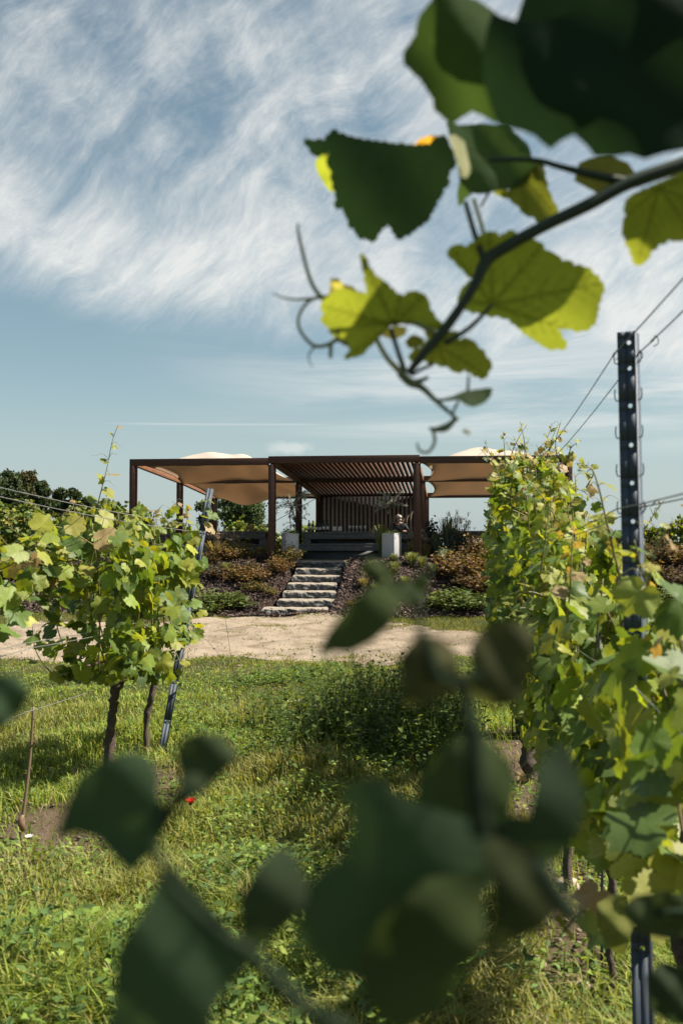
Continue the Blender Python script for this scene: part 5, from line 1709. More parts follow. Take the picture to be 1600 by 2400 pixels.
# ------------------------------------------------------------------ clay pots with plants
def build_pot(base, label, seed, flower):
    root = empty('flower_pot', base, label, 'potted plant', 'clay pots on the timber tables')
    b = np.asarray(base, float)
    m = MB(); lathe(m, [(0, .055), (.01, .06), (.10, .075), (.102, .085), (.13, .087), (.13, .07), (.11, .068)], b, 18); m.build('pot', M['terracotta'], root, True)
    rg = np.random.default_rng(seed)
    g = MB(); st_ = MB()
    n = 190
    a = rg.uniform(0, 2 * np.pi, n); el = rg.uniform(.1, 1.4, n); r = rg.uniform(.05, .20, n)
    pos = np.stack([b[0] + r * np.cos(a) * np.cos(el), b[1] + r * np.sin(a) * np.cos(el), b[2] + .13 + r * np.sin(el) * (1.2 if flower else .8)], 1)
    blades(g, pos, np.stack([np.cos(a), np.sin(a), el], 1), rg.normal(0, 1, (n, 3)), rg.uniform(.03, .06, n), .008, np.array([[0.085, 0.11, 0.055]]) * rg.uniform(.6, 1.4, (n, 1)))
    g.build('leaves', M['shrub'], root)
    for k in range(26):
        q = pos[k]
        st_.tube([b + np.array([0, 0, .11]), (b + q) / 2 + np.array([0, 0, .06]), q + np.array([0, 0, .03 if flower else 0])], .0022, 5, (0.07, 0.08, 0.04))
        if flower:
            st_.tube([q + np.array([0, 0, .03]), q + np.array([0, 0, .045])], [.012, .009], 6, (0.07, 0.06, 0.09))
    st_.build('stems', M['plain_col'], root, True)


q = PD(577, 1240, 26.0)
build_pot((q.x, q.y, TZ + 0.74), 'clay pot with a dark bushy plant on the left timber table', 41, False)
q = PD(1132, 1240, 25.15)
build_pot((q.x, q.y, TZ + 0.74), 'clay pot with purple seed heads on the right timber table', 42, True)

# ------------------------------------------------------------------ shrubs and grasses on the bank
SHRUB = {}


def shrub_proto(kind, seed):
    rg = np.random.default_rng(seed)
    root = empty('shrub', (0, 0, 0))
    pal = {'rusty': [(0.20, 0.115, 0.05), (0.15, 0.085, 0.045), (0.22, 0.16, 0.06), (0.12, 0.11, 0.04)],
           'olive': [(0.14, 0.14, 0.045), (0.18, 0.16, 0.05), (0.10, 0.11, 0.035), (0.20, 0.13, 0.05)],
           'dark': [(0.07, 0.055, 0.04), (0.10, 0.07, 0.045), (0.13, 0.09, 0.05), (0.05, 0.055, 0.03)],
           'green': [(0.10, 0.15, 0.04), (0.13, 0.17, 0.045), (0.08, 0.12, 0.035)],
           'blue': [(0.035, 0.05, 0.05), (0.05, 0.07, 0.06), (0.03, 0.04, 0.035)],
           'yellow': [(0.32, 0.27, 0.06), (0.24, 0.24, 0.06), (0.15, 0.18, 0.05)]}[kind]
    m = MB()
    ends = []
    for k in range(26):
        a = rg.uniform(0, 2 * np.pi); r = rg.random() ** .6
        e = np.array([math.cos(a) * r * .5, math.sin(a) * r * .5, (1 - .45 * r * r) * rg.uniform(.6, 1.05)])
        m.tube(spline([(e[0] * .1, e[1] * .1, -.05), (e[0] * .6, e[1] * .6, e[2] * .5), e], 4), np.linspace(.012, .004, 9), 4, (0.10, 0.06, 0.045))
        ends.append(e)
    m.build('stems', M['plain_col'], root, True, (0, 0, 0))
    n = 700
    E = np.array(ends)[rg.integers(0, len(ends), n)]
    f = rg.uniform(.35, 1.05, (n, 1))
    pos = E * f + rg.normal(0, .07, (n, 3))
    pos[:, 2] = np.abs(pos[:, 2])
    g = MB()
    col = np.array(pal)[rg.integers(0, len(pal), n)] * rg.uniform(.65, 1.35, (n, 1))
    blades(g, pos, rg.normal(0, 1, (n, 3)) + np.array([0, 0, .5]), rg.normal(0, 1, (n, 3)), rg.uniform(.05, .12, n), .03, col)
    g.build('foliage', M['shrub'], root, False, (0, 0, 0))
    return root


def grass_proto(kind, seed):
    rg = np.random.default_rng(seed)
    root = empty('ornamental_grass', (0, 0, 0))
    pal = {'straw': [(0.34, 0.27, 0.13), (0.28, 0.24, 0.10), (0.18, 0.19, 0.07)], 'green': [(0.12, 0.17, 0.06), (0.16, 0.20, 0.07), (0.22, 0.22, 0.09)],
           'blue': [(0.12, 0.17, 0.12), (0.09, 0.14, 0.08), (0.17, 0.21, 0.13)]}[kind]
    n = 150
    m = MB()
    V = []
    a = rg.uniform(0, 2 * np.pi, n); le = rg.uniform(.25, .85, n) if kind != 'straw' else rg.uniform(.35, .95, n)
    h = rg.uniform(.6, 1.0, n)
    for k in range(n):
        d = np.array([math.cos(a[k]), math.sin(a[k]), 0]); s = np.array([-d[1], d[0], 0])
        r0 = rg.uniform(0, .10); out = le[k] * .55
        p = [d * r0, d * (r0 + out * .30) + np.array([0, 0, h[k] * .62]), d * (r0 + out * .75) + np.array([0, 0, h[k] * .96]), d * (r0 + out * 1.15) + np.array([0, 0, h[k] * rg.uniform(.85, 1.05)])]
        w = .016
        vv = [p[0] - s * w, p[0] + s * w, p[1] - s * w * .9, p[1] + s * w * .9, p[2] - s * w * .5, p[2] + s * w * .5, p[3]]
        c = np.array(pal)[rg.integers(0, len(pal))] * rg.uniform(.75, 1.25)
        m.add(vv, [np.array([[0, 1, 3, 2], [2, 3, 5, 4]]), np.array([[4, 5, 6]])], c)
    m.build('blades', M['shrub'], root, False, (0, 0, 0))
    if kind == 'straw':
        m = MB()
        for k in range(26):
            d = np.array([rg.normal(0, .2), rg.normal(0, .2), 1.25 + rg.uniform(-.2, .25)])
            m.tube(spline([(d[0] * .1, d[1] * .1, 0), (d[0] * .6, d[1] * .6, d[2] * .6), d], 4), np.linspace(.005, .003, 9), 4, (0.30, 0.22, 0.12))
            for q in range(5):
                e = d + rg.normal(0, .04, 3)
                m.tube([d - np.array([0, 0, .08]), e], [.004, .007], 4, (0.33, 0.23, 0.15))
        m.build('seed_heads', M['plain_col'], root, False, (0, 0, 0))
    return root


def place(proto, pos, size, label, cat, group, rz, used=[]):
    if proto not in used:
        used.append(proto); o = proto
    else:
        o = proto.copy(); COL.objects.link(o)
        for ch in [c for c in bpy.data.objects if c.parent == proto]:
            c = ch.copy(); COL.objects.link(c); c.parent = o
    o.location = pos
    o.scale = size
    o.rotation_euler = (0, 0, rz)
    tag(o, label, cat, group)
    return o


PROT = {}
for i, k in enumerate(('rusty', 'olive', 'dark', 'green', 'blue', 'yellow')):
    PROT[k] = shrub_proto(k, 500 + i)
for i, k in enumerate(('straw', 'green', 'blue')):
    PROT['g_' + k] = grass_proto(k, 520 + i)

# (display px, py of the foot; kind; width m; height m; label)
SH = [
    (478, 1300, 'rusty', .7, .45, 'rusty shrub beside the leaning post, at the left end of the bank crest'),
    (520, 1290, 'rusty', .8, .42, 'tall rusty brown shrub in front of the left bench'),
    (560, 1288, 'olive', .8, .5, 'olive green shrub on the crest in front of the left table'),
    (598, 1285, 'olive', .9, .55, 'broad olive shrub on the crest left of the second front post'),
    (632, 1288, 'rusty', .7, .5, 'reddish shrub at the foot of the second front post'),
    (662, 1295, 'olive', .7, .45, 'olive shrub in front of the left planter'),
    (500, 1330, 'dark', .8, .4, 'dark low shrub near the leaning post, halfway up the bank'),
    (545, 1340, 'rusty', .9, .45, 'rusty shrub in the middle of the left bank'),
    (600, 1335, 'rusty', .8, .4, 'rusty orange shrub halfway between the left table and the steps'),
    (640, 1318, 'rusty', .6, .4, 'orange tinged shrub left of the upper steps'),
    (570, 1318, 'dark', .7, .4, 'dark brown shrub below the olive shrubs of the left bank'),
    (585, 1358, 'olive', .6, .3, 'small yellowish olive shrub low on the left bank'),
    (622, 1365, 'olive', .4, .22, 'tiny olive shrub left of the lower steps'),
    (500, 1402, 'green', 1.2, .42, 'low fresh green shrub at the foot of the left bank'),
    (545, 1400, 'green', .9, .32, 'small fresh green shrub at the bank foot towards the steps'),
    (470, 1408, 'green', .8, .3, 'low green weed patch at the bank foot just right of the leaning post'),
    (1062, 1295, 'dark', .9, .55, 'dark shrub with brown tips on the crest left of the right vine row'),
    (1100, 1290, 'rusty', .9, .6, 'brown shrub on the crest beside the right vine row'),
    (1030, 1290, 'olive', .7, .35, 'olive shrub beside the blue green grass on the right crest'),
    (1045, 1330, 'rusty', 1.1, .7, 'large russet shrub in the middle of the right bank'),
    (1095, 1335, 'rusty', 1.1, .75, 'large russet shrub on the right bank, touching the vine row'),
    (1125, 1305, 'olive', .8, .6, 'olive brown shrub half hidden by the right vine row'),
    (1120, 1365, 'rusty', .9, .55, 'russet shrub low on the right bank by the vine row'),
    (1065, 1352, 'dark', .9, .5, 'dark russet shrub below the large one on the right bank'),
    (1112, 1272, 'yellow', .35, .25, 'small bright yellow shrub on the right crest'),
    (1040, 1396, 'green', 1.3, .4, 'spreading green juniper-like shrub at the foot of the right bank'),
    (1085, 1400, 'green', 1.2, .35, 'spreading green shrub at the bank foot, nearest the right vine row'),
    (1010, 1402, 'green', .7, .25, 'small green weed patch at the foot of the right bank'),
    (812, 1392, 'olive', .35, .22, 'tiny green shrub right of the lowest steps'),
    (30, 1325, 'rusty', 1.0, .5, 'rusty shrub at the far left end of the bank, at the frame edge'),
    (75, 1330, 'dark', 1.0, .5, 'dark rusty shrub on the far left bank under the background vines'),
    (110, 1340, 'rusty', .9, .45, 'rusty shrub on the far left bank behind the thick vine'),
    (10, 1365, 'dark', .9, .4, 'dark low shrub on the far left bank, lower at the frame edge'),
    (1395, 1300, 'rusty', .8, .6, 'rusty shrub on the crest just left of the tall holed post'),
    (1470, 1300, 'rusty', .9, .6, 'rusty shrub on the crest just right of the tall holed post'),
    (1515, 1295, 'dark', .9, .7, 'dark rusty shrub on the crest right of the tall holed post'),
    (1550, 1300, 'rusty', .9, .6, 'rusty shrub on the crest at the right frame edge'),
    (1490, 1345, 'rusty', .8, .5, 'rust coloured shrub halfway down the bank right of the holed post'),
    (1545, 1350, 'dark', .9, .5, 'dark shrub halfway down the bank at the right frame edge'),
    (1530, 1395, 'green', 1.2, .45, 'green shrub at the bank foot right of the tall holed post'),
    (1400, 1380, 'dark', .9, .45, 'dark shrub low on the bank left of the tall holed post'),
]
for i, (px, py, k, w, h, lab) in enumerate(SH):
    g = hitbank(px, py)
    place(PROT[k], (g.x, g.y, g.z - .03), (w * (1.15 + .3 * ((i * 7) % 5) / 4), w * 1.1, h * (.85 + .25 * ((i * 3) % 4) / 3)), lab, 'shrub', 'low shrubs on the mulch bank', i * 1.7)
q = TP(7.3, 1.9, 0); place(PROT['blue'], tuple(q), (1.0, .8, 1.0), 'dark leafy bush between the pergola posts and the right table', 'shrub', 'low shrubs on the mulch bank', .6)
q = TP(7.95, 0.5, 0); place(PROT['blue'], tuple(q), (.7, .7, .75), 'smaller dark leafy bush behind the tall straw seed heads', 'shrub', 'low shrubs on the mulch bank', 2.6)
q = TP(8.95, 2.8, 0); place(PROT['green'], tuple(q), (.4, .4, 1.05), 'slim green plant standing behind the right table', 'shrub', 'low shrubs on the mulch bank', 1.1)
GR = [
    (880, 1278, 'green', .75, .95, 'big green and straw grass tuft left of the right planter'),
    (897, 1276, 'straw', .55, .55, 'straw coloured grass tuft at the foot of the right planter'),
    (866, 1285, 'straw', .35, .35, 'small pale grass tuft left of the big green one by the right planter'),
    (922, 1278, 'green', .35, .38, 'small green grass tuft in front of the right planter'),
    (950, 1275, 'straw', .55, .55, 'straw grass tuft left of the right front post'),
    (975, 1276, 'straw', .5, .45, 'straw grass tuft at the foot of the right front post'),
    (1003, 1278, 'blue', .5, .75, 'upright green grass tuft right of the right front post'),
    (1030, 1282, 'blue', .8, 1.15, 'tallest blue green grass tuft on the right crest'),
    (1050, 1268, 'straw', .6, .85, 'straw grass with airy seed heads behind the blue green tuft'),
    (1075, 1268, 'straw', .55, .7, 'straw grass with seed heads in front of the right table'),
    (1022, 1308, 'blue', .45, .5, 'green grass tuft below the tallest blue green one'),
    (945, 1302, 'green', .5, .38, 'green grass tuft below the straw ones on the right bank'),
    (968, 1310, 'green', .4, .36, 'green grass tuft a hand right of its twin on the right bank'),
    (996, 1330, 'blue', .4, .4, 'lone green grass tuft in the middle of the right bank'),
    (905, 1325, 'green', .45, .38, 'green grass tuft below the right planter, halfway down'),
    (855, 1318, 'green', .4, .34, 'pale green grass tuft right of the top steps'),
    (835, 1352, 'straw', .35, .28, 'pale grass tuft right of the middle steps'),
    (862, 1365, 'green', .32, .28, 'small green grass tuft right of the middle steps, lower one'),
    (884, 1352, 'straw', .4, .32, 'straw grass tuft in the lower middle of the right bank'),
    (905, 1295, 'green', .3, .26, 'tiny green tuft under the right planter'),
    (930, 1350, 'green', .4, .3, 'green grass tuft behind the dark blurred leaf on the right bank'),
    (493, 1292, 'straw', .7, .55, 'pale straw grass tuft beside the leaning post on the left crest'),
    (540, 1275, 'straw', .5, .5, 'tall dry grass with seed heads in front of the left table'),
    (520, 1318, 'green', .4, .3, 'green grass tuft on the left bank below the straw tuft'),
]
for i, (px, py, k, w, h, lab) in enumerate(GR):
    g = hitbank(px, py)
    place(PROT['g_' + k], (g.x, g.y, g.z - .02), (w, w, h), lab, 'ornamental grass', 'grass tufts on the mulch bank', i * 2.3)['kind'] = 'thing'


# ------------------------------------------------------------------ background vine rows and trees
def bg_row(s0, s1, t, h, label, seed, rise=0.0):
    rg = np.random.default_rng(seed)
    c = TP((s0 + s1) / 2, t, -.05)
    root = empty('vine_row', c, label, 'vine row', 'vine rows beyond the bank')
    n = int((s1 - s0) * 430)
    s = rg.uniform(s0, s1, n); u = rg.random(n)
    hh = h * (0.86 + 0.16 * np.sin(s * 2.3 + seed) + 0.10 * np.sin(s * 5.7)) + rise * (s - s0)
    lat = rg.normal(0, .17, n) * (1 - .4 * u)
    x, y = XY(s, t + lat)
    top = rg.random(n) < .06
    z = TZ + .25 + (hh - .25) * u ** .85 + np.where(top, rg.uniform(0, .35, n), 0)
    pos = np.stack([x, y, z], 1)
    m = MB()
    nor = np.stack([rg.normal(.3, .6, n), rg.normal(-.5, .6, n), rg.normal(.5, .5, n)], 1)
    col = leaf_cols(n, rg, .08) * .8
    leaves(m, pos, nor, np.stack([rg.normal(0, .6, n), rg.normal(0, .6, n), rg.normal(-.8, .4, n)], 1), rg.uniform(.06, .10, n), col, TPL_LO, rg)
    m.build('foliage', M['vine_leaf'], root, True)
    m = MB()
    for q in np.arange(s0 + .3, s1, 1.1):
        b = TP(q, t, -.1); e = TP(q + .05, t, h * .7)
        m.tube([b, (b + e) / 2 + rg.normal(0, .02, 3), e], [.03, .022, .012], 6)
    m.build('trunks', M['bark'], root, True)


bg_row(-6.5, -0.45, 1.2, 1.42, 'bright green vine row behind the left bank, nearest row', 61)
bg_row(-7.5, -0.6, 3.4, 1.55, 'second bright vine row behind the left bank', 62)
bg_row(-8.0, 3.2, 10.6, 1.15, 'sunlit vine row visible under the left sail behind the terrace', 63)
bg_row(3.25, 6.0, 10.9, 1.0, 'sunlit vine row seen beside the bar, behind the left planter', 64)
bg_row(12.0, 13.5, 1.4, 0.95, 'low vine row left of the tall holed post, behind the right bank', 65)
bg_row(13.6, 17.5, 1.2, 1.35, 'bright vine row behind the right bank at the frame edge', 66, .05)


def build_tree(name, px, py_top, py_bot, d, wpx, label, seed, n, group, tone=1.0, pal=None, trunkh=.25, clumps=16, gap=.0, leaf=.16):
    rg = np.random.default_rng(seed)
    top = PD(px, py_top, d); bot = PD(px, py_bot, d)
    Ht = top.z - bot.z; R = wpx * 1.0204 / FPX * d / 2
    gz = float(H(bot.x, bot.y))
    base = np.array([bot.x, bot.y, gz])
    root = empty(name, base, label, 'tree', group)
    m = MB()
    tz = bot.z + Ht * .35
    m.tube(spline([base + np.array([0, 0, -.2]), base + np.array([.05 * R, 0, (tz - gz) * .5]), np.array([bot.x, bot.y, tz])], 5), np.linspace(R * .09, R * .045, 11), 8, (1, 1, 1), True, .12, seed)
    cl = []
    for k in range(clumps):
        a = rg.uniform(0, 2 * np.pi); u = rg.uniform(0.05, 1.0)
        rad = R * (1 - .75 * abs(u - .42) ** 1.4 * 1.6) * rg.uniform(.35, .85)
        c = np.array([bot.x + math.cos(a) * rad, bot.y + math.sin(a) * rad, bot.z + Ht * (.12 + .80 * u)])
        cl.append((c, R * rg.uniform(.26, .42)))
        m.tube(spline([np.array([bot.x, bot.y, gz + (tz - gz) * .6]), (np.array([bot.x, bot.y, tz]) + c) / 2 + rg.normal(0, .05 * R, 3), c], 4), np.linspace(R * .04, R * .01, 9), 5)
    m.build('trunk', M['bark'], root, True)
    g = MB()
    pal = np.array(pal if pal is not None else [(0.045, 0.075, 0.03), (0.06, 0.09, 0.03), (0.035, 0.06, 0.03), (0.08, 0.10, 0.035)]) * tone
    for c, r in cl:
        k = n // clumps
        v = rg.normal(0, 1, (k, 3)); v /= np.linalg.norm(v, axis=1, keepdims=True)
        rr = r * rg.random((k, 1)) ** .45 * (1 + .25 * rg.normal(0, 1, (k, 1)))
        pos = c + v * rr * np.array([1, 1, .8])
        col = pal[rg.integers(0, len(pal), k)] * rg.uniform(.7, 1.3, (k, 1))
        blades(g, pos, rg.normal(0, 1, (k, 3)), v + rg.normal(0, .6, (k, 3)), rg.uniform(.7, 1.4, k) * leaf, leaf * .42, col)
    g.build('crown', M['tree_leaf'], root)


build_tree('tree', 553, 1126, 1225, 52, 128, 'round leafy tree behind the left bay of the pergola', 71, 15000, 'trees beyond the vineyard', 1.0, None, .25, 30, 0, .13)
build_tree('tree', 478, 1128, 1215, 56, 60, 'lighter small tree left of the round tree, behind the leaning post', 72, 3600, 'trees beyond the vineyard', 1.1, None, .25, 14, 0, .14)
TG = [(-35, 1070, 1190, 66, 90), (18, 1078, 1195, 70, 80), (62, 1082, 1195, 72, 62), (100, 1096, 1200, 70, 50), (138, 1122, 1205, 74, 54), (165, 1116, 1205, 68, 44), (200, 1140, 1208, 72, 46), (228, 1160, 1208, 74, 40), (255, 1170, 1210, 78, 40)]
TL = ['tall dark tree of the far wood, cut by the left frame edge', 'tall dark tree of the far wood, second from the left frame edge', 'brownish tree of the far wood with a feathery top',
      'dark tree of the far wood with a pointed crown, centre of the wood', 'lower dark tree in the dip of the far wood', 'dark tree of the far wood just left of the tall left shoot',
      'small dark tree near the right end of the far wood', 'smaller dark tree at the right end of the far wood', 'lowest tree of the far wood, behind the tall left shoot']
for k, ((px, a, b, d, w), lab) in enumerate(zip(TG, TL)):
    build_tree('tree', px, a, b, d, w, lab, 80 + k, 11000, 'dark trees of the far wood', .75 if k != 2 else .9,
               None if k != 2 else [(0.09, 0.075, 0.035), (0.06, 0.075, 0.03), (0.11, 0.085, 0.04)], .2, 22, 0, .19)
TX = [(330, 1190, 1215, 60, 40, 'far low green tree behind the left vine foliage'), (300, 1196, 1218, 64, 46, 'far low tree between the far wood and the pergola'), (1422, 1222, 1250, 50, 40, 'far low tree just left of the tall holed post')]
for k, (px, a, b, d, w, lab) in enumerate(TX):
    build_tree('tree', px, a, b, d, w, lab, 95 + k, 1500, 'trees beyond the vineyard', 1.2, None, .2, 9, 0, .12)


# ------------------------------------------------------------------ grass, weeds, flowers, stones
def build_grass():
    rg = np.random.default_rng(77)
    def sample(n, d0, d1, power=1.6, spread=.385):
        u = rg.random(n)
        d = (d0 ** (1 - power) + u * (d1 ** (1 - power) - d0 ** (1 - power))) ** (1 / (1 - power))
        x = rg.uniform(-spread, spread, n) * d
        return x, d
    # long blades
    x, y = sample(460000, 2.4, 15.5, 1.0001, .50)
    so = soil(x, y); pm = pathmask(x, y)
    cl = vnoise(x, y, 1.5, 31); cl2 = vnoise(x, y, 5.0, 32)
    tall = np.clip((cl - .38) * 2.4, 0, 1) * np.clip(1.2 - np.abs(x + 0.15) / 1.3, 0.15, 1)
    keep = rg.random(len(x)) < (1 - .93 * np.clip(so * 1.25, 0, 1)) * np.where(pm > 0, .012 + .85 * np.exp(-pm * 1.9), 1.0) * (0.45 + .55 * cl2)
    x, y, tall, cl, cl2, pm = (q[keep] for q in (x, y, tall, cl, cl2, pm))
    n = len(x)
    z = H(x, y)
    mow = np.clip((y - 8.8) / 2.5, 0, 1)
    h = (0.04 + .10 * rg.random(n) ** 1.5 + .21 * tall * rg.random(n)) * (1 - .62 * mow) * (0.7 + .5 * cl2)
    h = np.where(pm > 0, h * .55, h)
    w = rg.uniform(.0014, .0036, n) * (1 + .055 * y)
    a = rg.uniform(0, 2 * np.pi, n); lean = rg.uniform(.15, 1.25, n)
    d = np.stack([np.cos(a), np.sin(a), np.zeros(n)], 1); s = np.stack([-np.sin(a), np.cos(a), np.zeros(n)], 1)
    p0 = np.stack([x, y, z - .01], 1)
    up = np.array([0, 0, 1.0])
    p1 = p0 + d * (h * lean * .28)[:, None] + up * (h * .6)[:, None]
    p2 = p0 + d * (h * lean * .95)[:, None] + up * (h * (1 - .25 * lean))[:, None]
    W1 = w[:, None]
    V = np.stack([p0 - s * W1, p0 + s * W1, p1 + s * W1 * .85, p1 - s * W1 * .85, p2], 1).reshape(-1, 3)
    b = (np.arange(n) * 5)[:, None]
    pal = np.array([(0.165, 0.225, 0.036), (0.215, 0.255, 0.048), (0.095, 0.155, 0.032), (0.26, 0.265, 0.065), (0.32, 0.28, 0.13)])
    pick = rg.choice(5, n, p=[.30, .26, .22, .14, .08])
    col = pal[pick] * rg.uniform(.75, 1.6, (n, 1))
    dryf = np.clip(vnoise(x, y, .9, 12) * 1.6 - .55, 0, 1)[:, None] * .75
    col = col * (1 - dryf) + np.array([0.24, 0.215, 0.085]) * dryf * rg.uniform(.7, 1.2, (n, 1))
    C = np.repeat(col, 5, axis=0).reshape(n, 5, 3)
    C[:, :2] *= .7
    me = np_mesh('grass', V, [b + np.array([0, 1, 2, 3]), b + np.array([3, 2, 4])], C.reshape(-1, 3), False)
    tag(link('grass', me, M['grass']), kind='stuff')
    # broad-leaved weeds
    m = MB()
    x, y = sample(150000, 2.4, 13.5, 1.1, .48)
    so = soil(x, y); pm = pathmask(x, y); cl = vnoise(x, y, 2.6, 35)
    keep = rg.random(len(x)) < np.clip(cl * 2.4 - .75, .04, 1) * (1 - .72 * np.clip(so, 0, 1)) * np.where(pm > 0, .02, 1) * np.where(y > 10, .6, 1)
    x, y, cl = x[keep], y[keep], cl[keep]
    n = len(x)
    tallw = np.clip(1.15 - np.abs(x + .2) / 1.2, .1, 1) * np.clip((9.5 - y) / 2, .2, 1)
    pos = np.stack([x, y, H(x, y) + rg.random(n) ** 1.4 * (.04 + .17 * tallw * cl)], 1)
    a = rg.uniform(0, 2 * np.pi, n)
    tip = np.stack([np.cos(a), np.sin(a), rg.normal(.25, .4, n)], 1)
    nor = np.stack([rg.normal(0, .4, n), rg.normal(0, .4, n), np.ones(n)], 1)
    pal = np.array([(0.13, 0.19, 0.04), (0.10, 0.16, 0.04), (0.17, 0.215, 0.05), (0.085, 0.14, 0.045)])
    col = pal[rg.integers(0, 4, n)] * rg.uniform(.7, 1.7, (n, 1))
    blades(m, pos, tip, nor, rg.uniform(.018, .055, n), rg.uniform(.006, .014, n), col)
    # taller weeds: upright stalks with leaves, thickest in a bushy patch in the lane
    ns = 1500
    sx, sy = sample(ns, 3.0, 11.0, 1.05)
    gx = np.concatenate([sx, rg.normal(.25, .42, 900), rg.normal(-.55, .35, 240)]); gy = np.concatenate([sy, rg.normal(8.1, .75, 900), rg.normal(11.3, .22, 240)])
    kind = np.concatenate([np.zeros(ns), np.ones(900), np.full(240, 2)])
    ok = (soil(gx, gy) < .3) & ((kind > 0) | ((vnoise(gx, gy, 1.1, 37) > .42) & (np.abs(gx + .1) < 1.5))) & (gx < rowR(gy) - .2) & (gy > 2.8)
    gx, gy, kind = gx[ok], gy[ok], kind[ok]
    P_, T_, N_, L_, C_ = [], [], [], [], []
    for X, Y, K in zip(gx, gy, kind):
        hh = rg.uniform(.14, .34) if K == 0 else (rg.uniform(.28, .60) if K == 1 else rg.uniform(.08, .16))
        if K == 0 and Y > 9: hh *= .5
        b0 = np.array([X, Y, float(H(X, Y))]); ln = rg.normal(0, .12, 2)
        top = b0 + np.array([ln[0], ln[1], hh])
        base = pal[rg.integers(0, 4)] * (rg.uniform(.7, 1.3) if K != 1 else rg.uniform(.45, .8))  # lane patch darkened: the vine row's shade is put into its colour
        m.tube([b0, (b0 + top) / 2 + rg.normal(0, .01, 3), top], [.0028, .002, .001], 4, base * .9)
        nl = int(rg.integers(6, 15))
        for q in range(nl):
            f = rg.uniform(.15, 1.0); a_ = rg.uniform(0, 6.28)
            P_.append(b0 + (top - b0) * f); T_.append((math.cos(a_), math.sin(a_), rg.uniform(-.1, .8))); N_.append((rg.normal(0, .4), rg.normal(0, .4), 1.0)); L_.append(rg.uniform(.04, .085) * (1.15 - .5 * f)); C_.append(base * rg.uniform(.75, 1.35))
    blades(m, np.array(P_), np.array(T_), np.array(N_), np.array(L_), np.array(L_) * rg.uniform(.16, .32, len(L_)), np.array(C_))
    tag(m.build('weeds', M['grass'], None, False), kind='stuff')
    # grass fringe along the far side of the path and the foot of the bank
    m = MB()
    n = 60000
    x = rg.uniform(-9, 7, n); y = rg.uniform(15.5, 23.5, n)
    s, t = st(x, y); pm = pathmask(x, y)
    cl = vnoise(x, y, 1.2, 41)
    keep = (pm < .25) & (t < -2.45 + .35 * cl) & (np.abs(x / y) < .37) & (rg.random(n) < np.where(pm > 0, .15, .95))
    stair = (np.abs(x + .72) < 1.0) & (y > 20.8)
    keep &= ~stair
    x, y = x[keep], y[keep]; n = len(x)
    pos = np.stack([x, y, H(x, y) - .01], 1)
    a = rg.uniform(0, 2 * np.pi, n)
    tip = np.stack([np.cos(a) * .5, np.sin(a) * .5, np.ones(n)], 1)
    pal = np.array([(0.13, 0.16, 0.04), (0.17, 0.18, 0.05), (0.22, 0.21, 0.08)])
    blades(m, pos, tip, rg.normal(0, 1, (n, 3)), rg.uniform(.05, .12, n), .006, pal[rg.integers(0, 3, n)] * rg.uniform(.7, 1.2, (n, 1)))
    # tufts that break up the near edge of the path and dot its surface
    n = 70000
    x = rg.uniform(-5.2, 5.2, n); y = rg.uniform(12.0, 21.5, n)
    pm = pathmask(x, y); cl = vnoise(x, y, 2.2, 43) * .6 + vnoise(x, y, 7.0, 44) * .4
    s, t = st(x, y)
    keep = (np.abs(x / y) < .37) & (pm > -.5) & (t < -2.6) & (rg.random(n) < np.where(pm < 0, .8, np.clip((cl - .50 - .10 * np.clip(pm, 0, 2.2)) * 7, .004, .9)))
    x, y = x[keep], y[keep]; n = len(x)
    pos = np.stack([x, y, H(x, y) - .004], 1)
    a = rg.uniform(0, 2 * np.pi, n)
    tip = np.stack([np.cos(a) * .9, np.sin(a) * .9, np.ones(n)], 1)
    blades(m, pos, tip, rg.normal(0, 1, (n, 3)), rg.uniform(.03, .085, n), .0055, np.array([(0.15, 0.175, 0.045), (0.19, 0.195, 0.06), (0.25, 0.225, 0.09)])[rg.integers(0, 3, n)] * rg.uniform(.6, 1.2, (n, 1)))
    tag(m.build('grass_verge', M['grass'], None, False), kind='stuff')
    # pebbles and clods: too many to count
    n = 5200
    x, y = sample(n, 2.6, 21, 1.2)
    so = soil(x, y); pm = pathmask(x, y)
    keep = (so > .25) | (pm > .1)
    x, y = x[keep], y[keep]; n = len(x)
    ico = np.array([(1, 0, 0), (-1, 0, 0), (0, 1, 0), (0, -1, 0), (0, 0, 1), (0, 0, -1), (.7, .7, 0), (-.7, .7, 0), (.7, -.7, 0), (-.7, -.7, 0)], float)
    octv = ico[:6]
    F = np.array([[0, 2, 4], [2, 1, 4], [1, 3, 4], [3, 0, 4], [2, 0, 5], [1, 2, 5], [3, 1, 5], [0, 3, 5]])
    r = rg.uniform(.004, .013, n) * rg.choice([1, 1, 1, 1.8], n)
    c = np.stack([x, y, H(x, y) + r * .3 + .01], 1)
    V = c[:, None] + octv[None] * rg.uniform(.6, 1.2, (n, 6, 1)) * r[:, None, None] * np.array([1, 1, .65])
    F = (F[None] + (np.arange(n) * 6)[:, None, None]).reshape(-1, 3)
    col = np.array([(0.20, 0.155, 0.115)]) * rg.uniform(.55, 1.5, (n, 1))
    me = np_mesh('pebbles', V.reshape(-1, 3), [F], np.repeat(col, 6, axis=0), False)
    tag(link('pebbles', me, M['stone']), kind='stuff')


build_grass()


def ground_hit(px, py):
    for d in np.arange(2.0, 25, 0.01):
        p = PD(px, py, d)
        if p.z <= float(H(p.x, p.y)): return np.array([p.x, p.y, float(H(p.x, p.y))])


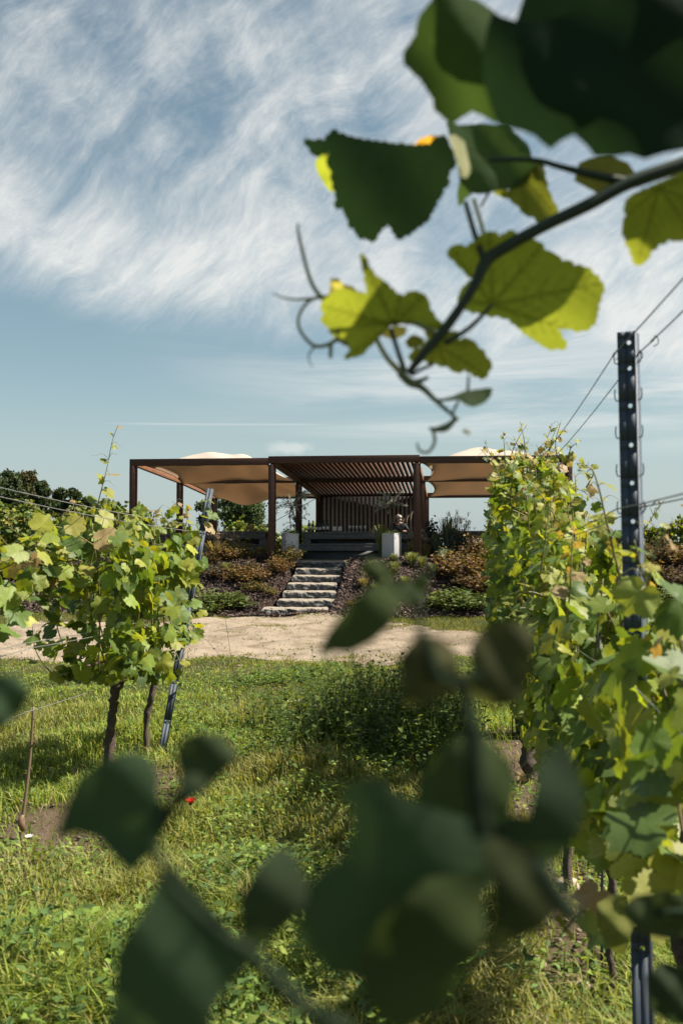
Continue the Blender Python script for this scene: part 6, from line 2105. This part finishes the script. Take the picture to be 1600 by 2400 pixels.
STN = [(1305, 2042, .055, 'pale rounded stone beside the thin stake under the right row'), (1225, 2222, .05, 'buff stone half buried in the soil, lower right'), (1235, 2365, .055, 'pale upright stone at the bottom edge, lower right'),
       (1330, 2270, .035, 'small buff stone between grass blades, right of the half buried one'), (1545, 2365, .07, 'large grey stone behind the steel post at the bottom right'), (1210, 2395, .04, 'small pale stone below the upright one at the bottom edge'),
       (1250, 1895, .04, 'pinkish stone on the soil under the right row'), (1300, 1900, .035, 'small flat stone under the right row near the slim trunk'), (30, 1985, .035, 'pale stone in the soil at the left frame edge')]
for k, (px, py, r, lab) in enumerate(STN):
    g = ground_hit(px, py)
    bm = bmesh.new(); bmesh.ops.create_icosphere(bm, subdivisions=3, radius=1)
    for v in bm.verts:
        v.co = v.co * (1 + .35 * mnoise.noise(v.co * 1.3 + Vector((k * 5, 0, 0))) + .08 * mnoise.noise(v.co * 5))
        v.co = Vector((v.co.x * r, v.co.y * r * .8, v.co.z * r * .6))
    me = bpy.data.meshes.new('stone'); bm.to_mesh(me); bm.free()
    at = me.color_attributes.new('Col', 'FLOAT_COLOR', 'POINT')
    at.data.foreach_set('color', np.tile(np.array([.36, .29, .23, 1], np.float32), len(me.vertices)))
    for p in me.polygons: p.use_smooth = True
    o = link('stone', me, M['stone'], None, (g[0], g[1], g[2] + r * .3)); o.rotation_euler = (0, .3 * math.sin(k), k)
    tag(o, lab, 'stone', 'stones in the vineyard soil')


def flower(px, py, h, r, mat, col, name, label, cat, group, npet=6, up=.4):
    g = ground_hit(px, py + h * 1.0 * FPX / 1.0204 / 6.0) if True else None
    p = PD(px, py, g[1])
    top = np.array([p.x, g[1], p.z])
    root = empty(name, g, label, cat, group)
    m = MB(); m.tube(spline([g, (g + top) / 2 + np.array([.01, 0, 0]), top], 4), .0016, 5, (0.10, 0.15, 0.05)); m.build('stem', M['plain_col'], root, True)
    m = MB()
    a = np.arange(npet) / npet * 2 * np.pi
    pos = np.tile(top, (npet, 1))
    blades(m, pos, np.stack([np.cos(a), np.sin(a) - .3, np.full(npet, up)], 1), np.stack([-np.cos(a), -np.sin(a), np.ones(npet)], 1), r, r * (.5 if npet < 8 else .25), np.array([col]))
    m.build('petals', M[mat], root)
    m = MB(); m.tube([top, top + np.array([0, -.004, .006])], [r * .25, r * .18], 8, (0.30, 0.24, 0.04) if npet > 6 else (0.02, 0.02, 0.02)); m.build('flower_centre', M['plain_col'], root, True)


flower(438, 1846, .14, .042, 'petal_red', (0.75, 0.045, 0.025), 'poppy', 'red poppy in the grass left of the middle', 'poppy', None, 6, 1.1)
WF = [(664, 1612, 'white daisy, left one of the pair at the head of the lane'), (690, 1610, 'white daisy, right one of the pair at the head of the lane'), (725, 1622, 'lone white daisy above the dark grass shadow'),
      (755, 1560, 'white daisy close to the green clump by the path'), (68, 1925, 'large white flower on the soil at the left'), (222, 2190, 'pale lilac flower in the grass at the lower left'), (680, 1612, 'white daisy in the middle of the trio at the head of the lane')]
for k, (px, py, lab) in enumerate(WF):
    flower(px, py, .10, .022 if k != 4 else .028, 'petal_white', (0.75, 0.74, 0.70) if k != 5 else (0.55, 0.52, 0.72), 'daisy', lab, 'daisy', 'white daisies in the grass', 12, .7)
YF = [(850, 1550, 'yellow dandelion right of the green clump by the path'), (706, 1578, 'yellow dandelion left of the white daisies'), (840, 1600, 'yellow dandelion near the top of the dark grass shadow'), (300, 2000, 'yellow dandelion in the lower left grass'), (120, 2330, 'yellow dandelion near the bottom left corner')]
for k, (px, py, lab) in enumerate(YF):
    flower(px, py, .08, .016, 'petal_white', (0.60, 0.42, 0.02), 'dandelion', lab, 'dandelion', 'yellow dandelions in the grass', 14, .3)
